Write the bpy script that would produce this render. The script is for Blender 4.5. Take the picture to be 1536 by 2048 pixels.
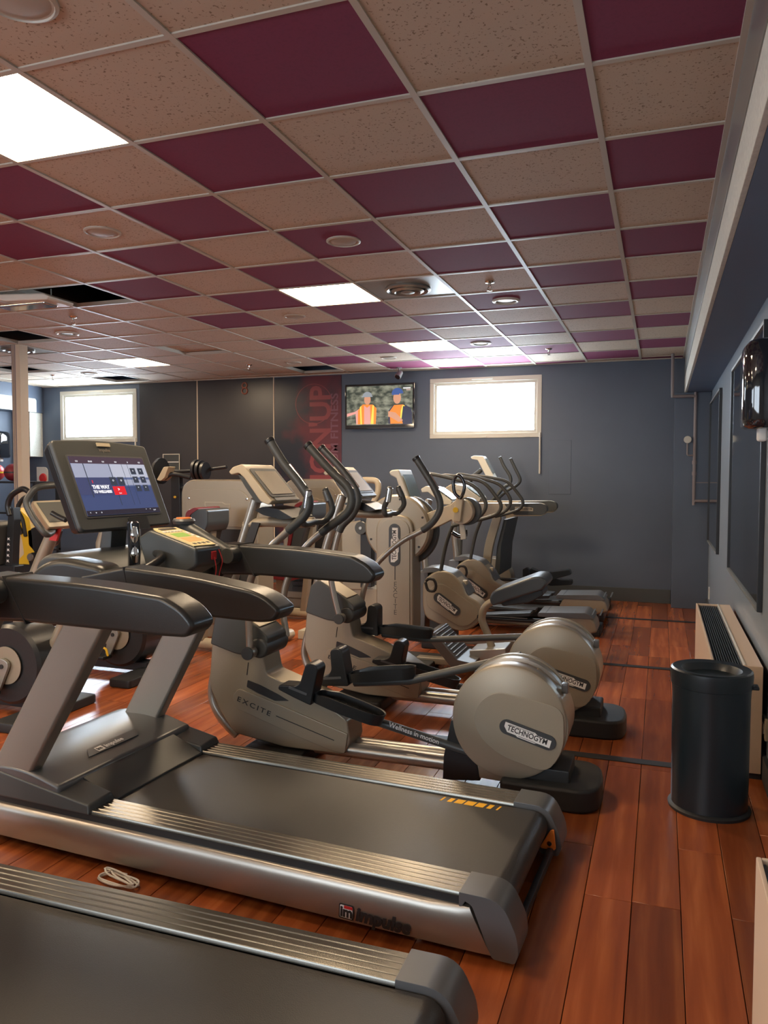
import bpy, bmesh, math, random
from mathutils import Vector as V, Matrix as M
random.seed(7)
for o in list(bpy.data.objects): bpy.data.objects.remove(o)
sc = bpy.context.scene; COL = sc.collection
PI = math.pi
# ---------------------------------------------------------------- camera
FPX = 1546.855; YAW = .344030829; PIT = -.0458558; ROL = .0020180; H = 1.46
cy, sy, cp, sp = math.cos(YAW), math.sin(YAW), math.cos(PIT), math.sin(PIT)
FW = V((-sy*cp, cy*cp, sp)); R0 = V((cy, sy, 0)); U0 = R0.cross(FW)
RT = R0*math.cos(ROL)+U0*math.sin(ROL); UP = U0*math.cos(ROL)-R0*math.sin(ROL)
cam = bpy.data.cameras.new('camera'); co = bpy.data.objects.new('camera', cam); COL.objects.link(co)
mr = M((RT, UP, -FW)).transposed().to_4x4(); mr.translation = V((0, 0, H)); co.matrix_world = mr
cam.sensor_fit = 'VERTICAL'; cam.sensor_height = 36; cam.lens = FPX/2048*36; cam.clip_start = .02
sc.camera = co
# ---------------------------------------------------------------- world, exposure
w = bpy.data.worlds.new('world'); sc.world = w; w.use_nodes = True
w.node_tree.nodes['Background'].inputs[0].default_value = (.75, .87, 1, 1)
w.node_tree.nodes['Background'].inputs[1].default_value = 1.0
sc.view_settings.view_transform = 'Standard'; sc.view_settings.look = 'None'
sc.view_settings.gamma = 1; sc.view_settings.use_curve_mapping = False
sc.view_settings.exposure = 1.25
PANEL_E = 19.0; PANE_E = 15.0
FRONT_FILL_E = 3.6  # glow of the added windows behind the camera
PANELC = (1, .76, .50); SKYC = (.72, .86, 1)
# ---------------------------------------------------------------- measuring helpers: image point -> real point on a real plane
def ray(x, y): return FW+RT*((x-768)/FPX)-UP*((y-1024)/FPX)
def PY(x, y, Y): d = ray(x, y); return V((0, 0, H))+d*(Y/d.y)
def PX(x, y, X): d = ray(x, y); return V((0, 0, H))+d*(X/d.x)
def PZ(x, y, Z): d = ray(x, y); return V((0, 0, H))+d*((Z-H)/d.z)
def XZ(pts, Y): return [(lambda p: (p.x, p.z))(PY(x, y, Y)) for x, y in pts]
# ---------------------------------------------------------------- materials
def mat(name, col, rough=.5, metal=0, noise=0, nscale=40, bump=0, emit=None, es=0, coat=0, spec=.5, alpha=1, trans=0):
    m = bpy.data.materials.new(name); m.use_nodes = True; nt = m.node_tree; N = nt.nodes; L = nt.links
    b = N['Principled BSDF']; b.inputs['Base Color'].default_value = (*col, 1)
    b.inputs['Roughness'].default_value = rough; b.inputs['Metallic'].default_value = metal
    b.inputs['Coat Weight'].default_value = coat; b.inputs['Specular IOR Level'].default_value = spec
    b.inputs['Transmission Weight'].default_value = trans
    if emit: b.inputs['Emission Color'].default_value = (*emit, 1); b.inputs['Emission Strength'].default_value = es
    if noise or bump:
        tc = N.new('ShaderNodeTexCoord'); n = N.new('ShaderNodeTexNoise'); n.inputs['Scale'].default_value = nscale
        n.inputs['Detail'].default_value = 4; L.new(tc.outputs['Object'], n.inputs['Vector'])
        if noise:
            mx = N.new('ShaderNodeMix'); mx.data_type = 'RGBA'; mx.inputs[6].default_value = (*[c*(1-noise) for c in col], 1)
            mx.inputs[7].default_value = (*[min(1, c*(1+noise)) for c in col], 1)
            L.new(n.outputs['Fac'], mx.inputs[0]); L.new(mx.outputs[2], b.inputs['Base Color'])
            mp = N.new('ShaderNodeMapRange'); mp.inputs[3].default_value = rough*.85; mp.inputs[4].default_value = min(1, rough*1.15)
            L.new(n.outputs['Fac'], mp.inputs[0]); L.new(mp.outputs[0], b.inputs['Roughness'])
        if bump:
            bp = N.new('ShaderNodeBump'); bp.inputs['Strength'].default_value = bump; bp.inputs['Distance'].default_value = .002
            L.new(n.outputs['Fac'], bp.inputs['Height']); L.new(bp.outputs[0], b.inputs['Normal'])
    return m
T = {}
T['wall'] = mat('slate_flare_tint', (.092, .118, .165), .42, noise=.2, nscale=1.3, bump=.15)  # wall colour lifted towards blue in place of lens flare
T['wallr'] = mat('grey_flare_tint', (.27, .315, .36), .27, bump=.05, nscale=60)  # flare and cool light on the wall mixed into this even colour
T['soffit'] = mat('soffit_cool_light_tint', (.13, .19, .29), .5, noise=.1, nscale=5)  # bluish light on the soffit is put into its base colour
T['plaster'] = mat('rough_plaster', (.62, .62, .55), .9, noise=.25, nscale=60, bump=1.0)
T['base'] = mat('baseboard_paint', (.07, .08, .085), .5)
T['gridm'] = mat('tee_white', (.50, .46, .38), .45)
T['black'] = mat('black_plastic', (.018, .02, .022), .33, noise=.2, nscale=90, bump=.05)
T['rubber'] = mat('black_rubber', (.015, .016, .017), .55, noise=.2, nscale=200, bump=.2)
T['pad'] = mat('armrest_plastic', (.022, .024, .023), .34, noise=.1, nscale=300, bump=.12)
T['belt'] = mat('belt_rubber', (.032, .030, .028), .40, noise=.25, nscale=350, bump=.25)
T['silver'] = mat('silver_paint', (.36, .33, .29), .34, metal=.75, noise=.05, nscale=200)
T['tgsilver'] = mat('warm_silver_plastic', (.335, .29, .22), .38, metal=.35, noise=.06, nscale=250, bump=.05)
T['tube'] = mat('silver_tube', (.42, .40, .36), .3, metal=.7)
T['chrome'] = mat('chrome', (.75, .74, .7), .12, metal=1)
T['rail'] = mat('brushed_rail', (.20, .19, .165), .27, metal=.85)
T['upright'] = mat('grey_upright', (.30, .285, .25), .42, metal=.4, noise=.06, nscale=200)
T['hood'] = mat('hood_grey', (.13, .135, .14), .34, metal=.3, noise=.08, nscale=200)
T['dgrey'] = mat('dark_grey_plastic', (.055, .06, .06), .42, noise=.08, nscale=200)
T['cap'] = mat('endcap_grey', (.13, .135, .14), .34, metal=.3)
T['beige'] = mat('console_beige', (.50, .43, .31), .4, noise=.05, nscale=60)
T['glass'] = mat('grey_screen', (.16, .17, .155), .14, coat=.5)
T['glassb'] = mat('pale_blue_screen', (.30, .42, .48), .18, coat=.5)
T['radi'] = mat('radiator_enamel', (.68, .52, .38), .4, noise=.04, nscale=40)
T['grille'] = mat('grille_dark', (.03, .04, .05), .4)
T['orange'] = mat('orange_plastic', (.8, .22, .03), .4)
T['yellow'] = mat('yellow_paint', (.85, .55, .03), .4)
T['mark'] = mat('belt_mark_yellow', (.95, .50, .02), .6)
T['white'] = mat('white_print', (.8, .8, .78), .5)
T['ink'] = mat('dark_print', (.02, .02, .022), .5)
T['plate'] = mat('badge_grey', (.045, .05, .055), .4)
T['red'] = mat('red_upholstery', (.20, .02, .03), .4)
T['redb'] = mat('red_bright', (.6, .03, .03), .4)
T['iron'] = mat('black_iron', (.03, .032, .035), .4, metal=.3)
T['seat'] = mat('seat_vinyl', (.05, .06, .07), .30)
T['grey'] = mat('grey_vinyl', (.30, .32, .33), .3)
T['mirror'] = mat('dark_mirror', (.40, .47, .52), .05, metal=1)
T['gloss'] = mat('gloss_black', (.012, .014, .018), .05, coat=1)
T['bin'] = mat('bin_black', (.010, .017, .022), .33, noise=.1, nscale=30)
T['paper'] = mat('white_paper', (.75, .74, .7), .8)
T['frame'] = mat('window_white', (.62, .60, .52), .4)
T['post'] = mat('post_cream', (.62, .52, .38), .5)
T['pipe'] = mat('painted_pipe', (.24, .20, .20), .45)
T['void'] = mat('plenum_dark', (.012, .014, .016), .9)
T['alu'] = mat('dull_alu', (.34, .34, .31), .35, metal=.6)
T['spk'] = mat('speaker_mesh', (.42, .37, .30), .6)
T['floorstrip'] = mat('black_strip', (.02, .02, .022), .45)
T['panel'] = mat('light_diffuser', (.9, .9, .85), .5, emit=PANELC, es=PANEL_E)
T['pane'] = mat('bright_frosted_glass', (.9, .93, .95), .3, emit=SKYC, es=PANE_E)
T['fill_pane'] = mat('fill_light_glass', (.9, .93, .95), .3, emit=SKYC, es=FRONT_FILL_E)
def emis(name, c, s=.42): return mat(name, tuple(x*.3 for x in c), .25, emit=c, es=s)
# ceiling boards
def tile_mat(name, c, c2, fleck):
    m = mat(name, c, .8); nt = m.node_tree; N = nt.nodes; L = nt.links; b = N['Principled BSDF']
    tc = N.new('ShaderNodeNewGeometry')
    vo = N.new('ShaderNodeTexNoise'); vo.inputs['Scale'].default_value = 95; vo.inputs['Detail'].default_value = 3
    L.new(tc.outputs['Position'], vo.inputs['Vector'])
    cr = N.new('ShaderNodeValToRGB'); cr.color_ramp.elements[0].position = fleck; cr.color_ramp.elements[1].position = fleck+.05
    cr.color_ramp.elements[0].color = (*c2, 1); cr.color_ramp.elements[1].color = (*c, 1)
    L.new(vo.outputs['Fac'], cr.inputs[0]); L.new(cr.outputs[0], b.inputs['Base Color'])
    return m
T['tile'] = tile_mat('fissured_board', (.53, .43, .325), (.24, .17, .11), .335)
T['tilep'] = tile_mat('plum_board', (.20, .030, .082), (.185, .028, .076), .4)
# wood planks
def wood():
    m = mat('red_laminate', (.3, .08, .03), .27); nt = m.node_tree; N = nt.nodes; L = nt.links; b = N['Principled BSDF']
    g = N.new('ShaderNodeNewGeometry'); oi = N.new('ShaderNodeObjectInfo'); at = N.new('ShaderNodeAttribute'); at.attribute_name = 'tone'
    ad = N.new('ShaderNodeMath'); ad.operation = 'ADD'; L.new(oi.outputs['Random'], ad.inputs[0]); L.new(at.outputs['Fac'], ad.inputs[1])
    fr = N.new('ShaderNodeMath'); fr.operation = 'FRACT'; L.new(ad.outputs[0], fr.inputs[0])
    cb = N.new('ShaderNodeCombineXYZ'); ml = N.new('ShaderNodeMath'); ml.operation = 'MULTIPLY'; ml.inputs[1].default_value = 37
    L.new(fr.outputs[0], ml.inputs[0]); L.new(ml.outputs[0], cb.inputs[2]); L.new(ml.outputs[0], cb.inputs[1])
    va = N.new('ShaderNodeVectorMath'); va.operation = 'ADD'; L.new(g.outputs['Position'], va.inputs[0]); L.new(cb.outputs[0], va.inputs[1])
    mp = N.new('ShaderNodeMapping'); mp.inputs['Scale'].default_value = (1, .07, 1); L.new(va.outputs[0], mp.inputs['Vector'])
    n1 = N.new('ShaderNodeTexNoise'); n1.inputs['Scale'].default_value = 26; n1.inputs['Detail'].default_value = 6; n1.inputs['Distortion'].default_value = .25
    L.new(mp.outputs[0], n1.inputs['Vector'])
    wv = N.new('ShaderNodeTexWave'); wv.bands_direction = 'X'; wv.inputs['Scale'].default_value = 3.2; wv.inputs['Distortion'].default_value = 8
    wv.inputs['Detail'].default_value = 3; wv.inputs['Detail Scale'].default_value = 1.2; L.new(mp.outputs[0], wv.inputs['Vector'])
    mm = N.new('ShaderNodeMix'); mm.inputs[0].default_value = .15; L.new(n1.outputs['Fac'], mm.inputs[2]); L.new(wv.outputs['Fac'], mm.inputs[3])
    cr = N.new('ShaderNodeValToRGB'); e = cr.color_ramp.elements; e[0].position = .25; e[0].color = (.25, .060, .018, 1)
    e[1].position = .75; e[1].color = (.46, .135, .038, 1); e.new(.5).color = (.33, .082, .023, 1)
    L.new(mm.outputs[0], cr.inputs[0])
    mr_ = N.new('ShaderNodeMapRange'); mr_.inputs[3].default_value = .6; mr_.inputs[4].default_value = 1.28; L.new(fr.outputs[0], mr_.inputs[0])
    hs = N.new('ShaderNodeHueSaturation'); L.new(cr.outputs[0], hs.inputs['Color']); L.new(mr_.outputs[0], hs.inputs['Value'])
    L.new(hs.outputs[0], b.inputs['Base Color'])
    return m
T['wood'] = wood()
# ---------------------------------------------------------------- object helpers
WM = {}
def wm(o):
    if o is None: return M.Identity(4)
    return wm(o.parent) @ o.matrix_basis
def thing(name, label, cat, loc, group=None, rz=0):
    o = bpy.data.objects.new(name, None); COL.objects.link(o); o.location = loc; o.rotation_euler = (0, 0, rz)
    o.empty_display_size = .1
    o['label'] = label; o['category'] = cat
    if group: o['group'] = group
    return o
def tag(o, label, cat, group=None):
    o['label'] = label; o['category'] = cat
    if group: o['group'] = group
    return o
def cop(root, loc, label, rz=None):
    def cp_(o, par):
        c = o.copy(); COL.objects.link(c); c.parent = par
        for ch in [x for x in bpy.data.objects if x.parent == o]: cp_(ch, c)
        return c
    r = cp_(root, None); r.location = loc; r['label'] = label
    if rz is not None: r.rotation_euler = (0, 0, rz)
    return r
def fillet(pts, r, n=4):
    out = []; k = len(pts)
    for i in range(k):
        a, b, c = V(pts[i-1]), V(pts[i]), V(pts[(i+1) % k])
        rr = r[i] if isinstance(r, (list, tuple)) else r
        u = a-b; v = c-b; lu, lv = u.length, v.length
        if rr <= 0 or lu < 1e-6 or lv < 1e-6: out.append(tuple(b)); continue
        d = min(rr, lu*.48, lv*.48); p = b+u/lu*d; q = b+v/lv*d
        for j in range(n+1):
            t = j/n; out.append(tuple(p*(1-t)**2+b*2*t*(1-t)+q*t*t))
    return out
def crom(pts, n=6):
    P = [V(p) for p in pts]
    if len(P) < 3: return P
    P = [P[0]*2-P[1]]+P+[P[-1]*2-P[-2]]; out = []
    for i in range(1, len(P)-2):
        for j in range(n):
            t = j/n; a, b, c, d = P[i-1:i+3]
            out.append(.5*((2*b)+(c-a)*t+(2*a-5*b+4*c-d)*t*t+(3*b-a-3*c+d)*t**3))
    out.append(P[-2]); return out
class B:
    def __init__(s): s.b = bmesh.new()
    def poly(s, lo, hi):
        n = len(lo); a = [s.b.verts.new(p) for p in lo]; c = [s.b.verts.new(p) for p in hi]
        s.b.faces.new(a); s.b.faces.new(list(reversed(c)))
        for i in range(n): s.b.faces.new((a[i], c[i], c[(i+1) % n], a[(i+1) % n]))
        return s
    def box(s, x0, x1, y0, y1, z0, z1):
        return s.poly([(x0, y0, z0), (x1, y0, z0), (x1, y1, z0), (x0, y1, z0)], [(x0, y0, z1), (x1, y0, z1), (x1, y1, z1), (x0, y1, z1)])
    def pr(s, pts, y0, y1): return s.poly([(x, y0, z) for x, z in pts], [(x, y1, z) for x, z in pts])
    def prz(s, pts, z0, z1): return s.poly([(x, y, z0) for x, y in pts], [(x, y, z1) for x, y in pts])
    def prx(s, pts, x0, x1): return s.poly([(x0, y, z) for y, z in pts], [(x1, y, z) for y, z in pts])
    def loft(s, rings):
        R = [[s.b.verts.new(p) for p in r] for r in rings]; n = len(R[0])
        for a, c in zip(R, R[1:]):
            for i in range(n): s.b.faces.new((a[i], a[(i+1) % n], c[(i+1) % n], c[i]))
        s.b.faces.new(list(reversed(R[0]))); s.b.faces.new(R[-1]); return s
    def tube(s, pts, r, seg=12, smooth=6, cap=True):
        P = crom(pts, smooth) if smooth and len(pts) > 2 else [V(p) for p in pts]
        n = len(P); rs = r if isinstance(r, (list, tuple)) else [r]
        rings = []; up = None
        for i, p in enumerate(P):
            t = (P[min(i+1, n-1)]-P[max(i-1, 0)]).normalized()
            if up is None: up = t.orthogonal().normalized()
            up = (up-t*up.dot(t)).normalized(); sd = t.cross(up)
            f = i/(n-1)*(len(rs)-1); k = min(int(f), len(rs)-2) if len(rs) > 1 else 0
            rr = rs[0] if len(rs) == 1 else rs[k]*(1-(f-k))+rs[k+1]*(f-k)
            rings.append((p, t, up, sd, rr))
        L = []
        def ring(p, up, sd, rr): return [p+up*(math.cos(2*PI*j/seg)*rr)+sd*(math.sin(2*PI*j/seg)*rr) for j in range(seg)]
        p, t, u, d, rr = rings[0]
        if cap: L.append(ring(p-t*rr*.25, u, d, rr*.7))
        for q in rings: L.append(ring(q[0], q[2], q[3], q[4]))
        p, t, u, d, rr = rings[-1]
        if cap: L.append(ring(p+t*rr*.25, u, d, rr*.7))
        return s.loft(L)
    def cyl(s, p0, p1, r0, r1=None, seg=24):
        p0, p1 = V(p0), V(p1); r1 = r0 if r1 is None else r1; t = (p1-p0).normalized(); u = t.orthogonal().normalized(); d = t.cross(u)
        f = lambda p, r: [p+u*(math.cos(2*PI*j/seg)*r)+d*(math.sin(2*PI*j/seg)*r) for j in range(seg)]
        return s.loft([f(p0, r0), f(p1, r1)])
    def lathe(s, prof, c=(0, 0, 0), ax='z', seg=32):
        c = V(c); rings = []
        for r, h in prof:
            r = max(r, 1e-4)
            if ax == 'z': rings.append([c+V((math.cos(2*PI*j/seg)*r, math.sin(2*PI*j/seg)*r, h)) for j in range(seg)])
            elif ax == 'y': rings.append([c+V((math.cos(2*PI*j/seg)*r, h, math.sin(2*PI*j/seg)*r)) for j in range(seg)])
            else: rings.append([c+V((h, math.cos(2*PI*j/seg)*r, math.sin(2*PI*j/seg)*r)) for j in range(seg)])
        return s.loft(rings)
    def xf(s, m): bmesh.ops.transform(s.b, matrix=m, verts=s.b.verts); return s
    def out(s, name, m, parent=None, bev=0, seg=2, local=False, ang=35, sm=True):
        b = s.b; bmesh.ops.recalc_face_normals(b, faces=b.faces)
        if bev:
            ed = [e for e in b.edges if len(e.link_faces) == 2 and e.calc_face_angle(0) > math.radians(ang)]
            if ed: bmesh.ops.bevel(b, geom=ed, offset=bev, segments=seg, profile=.5, affect='EDGES', clamp_overlap=True)
        if parent and not local: bmesh.ops.transform(b, matrix=wm(parent).inverted(), verts=b.verts)
        me = bpy.data.meshes.new(name); b.to_mesh(me); b.free(); me.materials.append(T[m] if isinstance(m, str) else m)
        if sm: me.shade_smooth(); me.set_sharp_from_angle(angle=math.radians(38))
        o = bpy.data.objects.new(name, me); COL.objects.link(o)
        if parent: o.parent = parent
        if bev:
            wn = o.modifiers.new('normals', 'WEIGHTED_NORMAL'); wn.keep_sharp = True; wn.weight = 80
        return o
def pl(O, e1, e2):   # frame of a flat surface: x right, y up, z out
    e1 = V(e1).normalized(); e2 = V(e2).normalized(); n = e1.cross(e2)
    m = M((e1, e2, n)).transposed().to_4x4(); m.translation = V(O); return m
def text(name, s, size, mtx, m, parent, al='LEFT', bold=0, ex=.0004, sx=1, spc=1, local=False, shear=0):
    c = bpy.data.curves.new('txt', 'FONT'); c.body = s; c.size = size; c.align_x = al; c.align_y = 'CENTER'; c.extrude = ex; c.offset = bold
    c.space_character = spc; c.shear = shear; c.resolution_u = 3
    o = bpy.data.objects.new('txt', c); COL.objects.link(o)
    me = bpy.data.meshes.new_from_object(o.evaluated_get(bpy.context.evaluated_depsgraph_get())); bpy.data.objects.remove(o)
    me.transform(M.Diagonal((sx, 1, 1, 1))); me.transform(mtx)
    if parent and not local: me.transform(wm(parent).inverted())
    me.materials.clear(); me.materials.append(T[m] if isinstance(m, str) else m)
    q = bpy.data.objects.new(name, me); COL.objects.link(q)
    if parent: q.parent = parent
    return q
def flat(name, pts, mtx, m, parent, th=.0012, z=0, local=False):
    return B().poly([(x, y, z) for x, y in pts], [(x, y, z+th) for x, y in pts]).xf(mtx).out(name, m, parent, local=local, sm=False)
def rect(x0, x1, y0, y1): return [(x0, y0), (x1, y0), (x1, y1), (x0, y1)]
def ell(cx, cy_, a, b_, n=20, t0=0, t1=2*PI): return [(cx+a*math.cos(t0+(t1-t0)*i/n), cy_+b_*math.sin(t0+(t1-t0)*i/n)) for i in range(n+(t1-t0 < 6.2))]
def capsule(cx, cy_, L, r, n=10):
    return [(cx+L/2+r*math.sin(PI*i/n), cy_-r*math.cos(PI*i/n)) for i in range(n+1)]+[(cx-L/2-r*math.sin(PI*i/n), cy_+r*math.cos(PI*i/n)) for i in range(n+1)]
def struct(o, label=None):
    o['kind'] = 'structure'
    if label: o['label'] = label
    return o
def badge(parent, O, e1, e2, L, r, txt='TECHNOGYM', local=False, red=False):
    """dark capsule with the pale stepped outline and the dark lettering"""
    mt = pl(O, e1, e2)
    pla = flat('badge', capsule(0, 0, L, r), mt, 'plate', parent, .004, 0, local)
    w_ = L*.46; h = r*.62
    out = [(-w_-.1*L, h), (w_*.35, h), (w_*.5, h*.62), (w_+.1*L, h*.62), (w_+.1*L, -h), (w_*.55, -h), (w_*.45, -h*1.25), (-w_*.45, -h*1.25), (-w_*.55, -h), (-w_, -h), (-w_-.1*L, 0)]
    flat('badge_outline', out, mt, 'white', pla, .0012, .004, True) if local else flat('badge_outline', out, mt, 'white', pla, .0012, .004)
    text('lettering', txt, r*1.02, mt @ M.Translation((0, -h*.05, .0056)), 'redb' if red else 'ink', pla, 'CENTER', .0006, sx=L*1.02/(r*1.02*6.6), local=local)
    flat('lettering_rule', rect(-w_*1.0, w_*.3, h*.72, h*.80), mt, 'redb' if red else 'ink', pla, .0006, .0052, local)
    flat('lettering_rule', rect(-w_*.4, w_*.5, -h*1.05, -h*.96), mt, 'redb' if red else 'ink', pla, .0006, .0052, local)
    return pla
# ================================================================= ROOM
ZC = 2.8166; WX = .50; YB = 9.47; XL = -9.25; YF = -2.6; CX0, CY0 = -.249, 2.0805
# floor: slab + planks
fl = struct(B().box(XL-.2, WX+.2, YF-.2, YB+.2, -.12, -.012).out('floor', 'void'))
PW = .158; X0 = .403
def plank_mesh(l):
    b = B().box(-PW/2+.0012, PW/2-.0012, -l/2+.0012, l/2-.0012, -.012, 0)
    return b
base = plank_mesh(1.29).out('plank', 'wood', fl, .0012, 1, local=True)
bm0 = base.data; bpy.data.objects.remove(base); cnt = 0
far = bmesh.new(); tl = far.faces.layers.float.new('tone')
ncol = int((WX-XL)/PW)+2
for c in range(ncol):
    xc = X0+PW/2-PW*c+.0
    y = YF-random.random()*1.29
    off = {4: 2.73, 3: 2.735, 1: 2.74}.get(c)
    if off is not None: y = off-1.29*5
    while y < YB:
        y1 = y+1.29
        a0, a1 = max(y, YF), min(y1, YB)
        if a1-a0 > .05:
            near = xc > -3.0 and a1 > .6 and xc < WX
            if near:
                o = bpy.data.objects.new('plank', bm0); COL.objects.link(o); o.parent = fl; o.location = (xc, (a0+a1)/2, 0); o.scale = (1, (a1-a0)/1.29, 1); cnt += 1
            else:
                t = random.random(); g = .0015; hx = PW/2-g
                vs = [far.verts.new(p) for p in ((xc-hx, a0+g, 0), (xc+hx, a0+g, 0), (xc+hx, a1-g, 0), (xc-hx, a1-g, 0))]
                lo = [far.verts.new((v.co.x, v.co.y, -.012)) for v in vs]
                f = far.faces.new(vs); f[tl] = t
                for i in range(4):
                    f = far.faces.new((vs[i], lo[i], lo[(i+1) % 4], vs[(i+1) % 4])); f[tl] = t
        y = y1
me = bpy.data.meshes.new('plank'); far.to_mesh(me); far.free(); me.materials.append(T['wood'])
o = bpy.data.objects.new('plank', me); COL.objects.link(o); o.parent = fl; o['kind'] = 'stuff'
for i, y in enumerate((4.12, 6.21, 8.31)):
    struct(B().pr([(-1.25, .0), (-1.25, .004), (WX-.02, .004), (WX-.02, 0)], y-.035, y+.035).out('trim_%d' % (i+1), 'floorstrip', None, .002, 1))
# walls
win = [(-2.775, -1.375, 1.94, 2.69), (-8.62, -7.23, 1.96, 2.735)]
bw = B(); xs = [XL-.2, win[1][0], win[1][1], win[0][0], win[0][1], WX+.2]
for i in range(5):
    if i in (1, 3):
        q = win[1] if i == 1 else win[0]
        bw.box(xs[i], xs[i+1], YB, YB+.2, -.1, q[2]); bw.box(xs[i], xs[i+1], YB, YB+.2, q[3], 3.3)
    else: bw.box(xs[i], xs[i+1], YB, YB+.2, -.1, 3.3)
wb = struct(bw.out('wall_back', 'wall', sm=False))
T['pan'] = mat('dark_board', (.040, .038, .042), .33, noise=.15, nscale=2)
for a_, c_ in ((-7.18, -6.202), (-6.198, -4.992)): B().box(a_, c_, YB-.006, YB, .16, ZC).out('wall_board', 'pan', wb)
for x in (-6.2, -4.99):   # thin cover strips over the sheet joints
    B().box(x-.008, x+.008, YB-.008, YB, .3, ZC).out('joint_strip', 'post', wb)
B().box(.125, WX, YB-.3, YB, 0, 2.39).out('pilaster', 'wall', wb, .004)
B().box(-1.28, -1.02, YB-.004, YB, 1.25, 1.9).out('access_panel', 'wall', wb, .002, 1)
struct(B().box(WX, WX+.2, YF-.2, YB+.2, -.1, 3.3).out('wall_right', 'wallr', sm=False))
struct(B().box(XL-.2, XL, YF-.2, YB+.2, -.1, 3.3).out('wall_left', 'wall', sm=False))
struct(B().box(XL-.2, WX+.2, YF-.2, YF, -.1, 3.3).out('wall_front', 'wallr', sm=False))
struct(B().box(-8.9, .12, YB-.018, YB, 0, .16).out('baseboard_back', 'base', None, .004))
struct(B().box(WX-.02, WX, YF, YB-.3, 0, .12).out('baseboard_right', 'base', None, .004))
# right beam: rough plaster edge + soffit with cool light in its colour
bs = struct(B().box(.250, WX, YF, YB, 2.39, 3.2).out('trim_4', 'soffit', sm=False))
B().box(.228, .250, YF, YB, 2.391, 2.585).out('plaster_edge', 'plaster', bs, .004); B().box(.224, .250, YF, YB, 2.587, ZC+.03).out('edge_board', 'alu', bs, .003)
# left beam and column
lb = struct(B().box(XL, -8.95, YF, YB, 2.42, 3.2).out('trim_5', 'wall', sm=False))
B().pr([(-8.95, 2.42), (-8.93, 2.42), (-8.93, 2.60), (-8.95, 2.63)], YF, YB-.16).out('plaster_band', 'plaster', lb, .004)
B().box(XL, -8.97, YB-.26, YB, 1.75, 2.42).out('plaster_column', 'plaster', lb, .006)
# ceiling
ce = struct(B().box(XL-.2, WX+.2, YF-.2, YB+.2, 3.2, 3.3).out('ceiling', 'void', sm=False))
dark = {(-7, 4), (-10, 6), (-13, 9), (-7, 11), (-12, 11), (-12, 5)}
lights = {(-4, 0), (-4, 5), (-4, 9), (-10, 9), (-4, -5), (-10, 1), (-10, -5), (-8, -3), (-15, 5)}  # panels missing from lab are unseen, added to brighten the room
vents = {(-3, 5), (-11, 7)}
G = .6
def bx3(x0, x1, y0, y1, z0, z1): return B().box(x0, x1, y0, y1, z0, z1)
tb = {}
for k, mt_ in (('b', 'tile'), ('p', 'tilep')):
    o = B().box(.004, .596, .004, .596, 0, .018).out('tile', mt_, ce, .003, 1, local=True); tb[k] = o.data; bpy.data.objects.remove(o)
tilt = {(-8, 8): .03}
for i in range(-15, 1):
    for j in range(-7, 13):
        if (i, j) in dark or (i, j) in lights or (i, j) in vents: continue
        x, y = CX0+G*i, CY0+G*j
        pur = (i+j) % 2 == 0 and i >= -6 and j >= 0 and not (i == -6 and j == 10) and not (i <= -5 and j > 9 and (i, j) != (-5, 11))
        if (i, j) in ((-6, 10), (-5, 11)): pur = (i, j) == (-5, 11)
        if (i, j) == (-6, 4) or (i, j) == (-6, 10): pur = True
        if j < 0: pur = (i+j) % 2 == 0 and i >= -2
        w_ = min(G, .226-x); d_ = min(G, YB-y); d0 = max(0, YF-y)
        if w_ < .05 or d_ < .05: continue
        o = bpy.data.objects.new('tile', tb['p' if pur else 'b']); COL.objects.link(o); o.parent = ce
        o.location = (x, y, ZC+tilt.get((i, j), 0)); o.scale = (w_/G, d_/G, 1)
for i in range(-15, 1):
    x = CX0+G*i; B().box(x-.012, x+.012, YF, YB, ZC-.006, ZC+.03).out('main_runner', 'gridm', ce)
for j in range(-7, 13):
    y = CY0+G*j; B().box(XL+.3, .226, y-.0118, y+.0118, ZC-.0055, ZC+.025).out('cross_tee', 'gridm', ce)
B().box(.204, .226, YF, YB, ZC-.012, ZC+.02).out('edge_moulding', 'gridm', ce)
B().box(XL+.3, .2, YB-.025, YB, ZC-.012, ZC+.02).out('edge_moulding', 'gridm', ce)
def tc(i, j): return CX0+G*(i+.5), CY0+G*(j+.5)
lab = {(-4, 0): 'large glaring square ceiling light panel nearest the camera at upper left', (-4, 5): 'square ceiling light panel beside the round air vent',
       (-4, 9): 'square ceiling light panel above the television', (-10, 9): 'square ceiling light panel out in the plain beige tiles near the left window'}
for (i, j) in sorted(lights):
    x, y = tc(i, j)
    t = thing('ceiling_light', lab.get((i, j), 'square ceiling light panel added out of view to brighten the room'), 'light', (x, y, ZC), 'square ceiling light panels')
    B().box(x-.292, x+.292, y-.292, y+.292, ZC+.004, ZC+.05).out('housing', 'frame', t)
    B().box(x-.282, x+.282, y-.282, y+.282, ZC-.002, ZC+.004).out('diffuser', 'panel', t)
for n, (i, j) in enumerate(sorted(vents, reverse=True)):
    x, y = tc(i, j)
    t = thing('ceiling_vent', ['round metal air vent in a square plate beside a ceiling light', 'round metal air vent in a square plate above the cream post'][n], 'vent', (x, y, ZC), 'round air vents')
    B().box(x-.294, x+.294, y-.294, y+.294, ZC+.001, ZC+.008).out('plate', 'alu', t)
    B().lathe([(.165, 0), (.168, -.012), (.15, -.022), (.135, -.012), (.13, 0)], (x, y, ZC)).out('ring', 'alu', t)
    B().lathe([(.115, 0), (.118, -.02), (.095, -.032), (.08, -.02), (.075, 0)], (x, y, ZC)).out('ring', 'alu', t)
    B().lathe([(.05, 0), (.05, -.03), (.02, -.036)], (x, y, ZC)).out('hub', 'alu', t)
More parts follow.
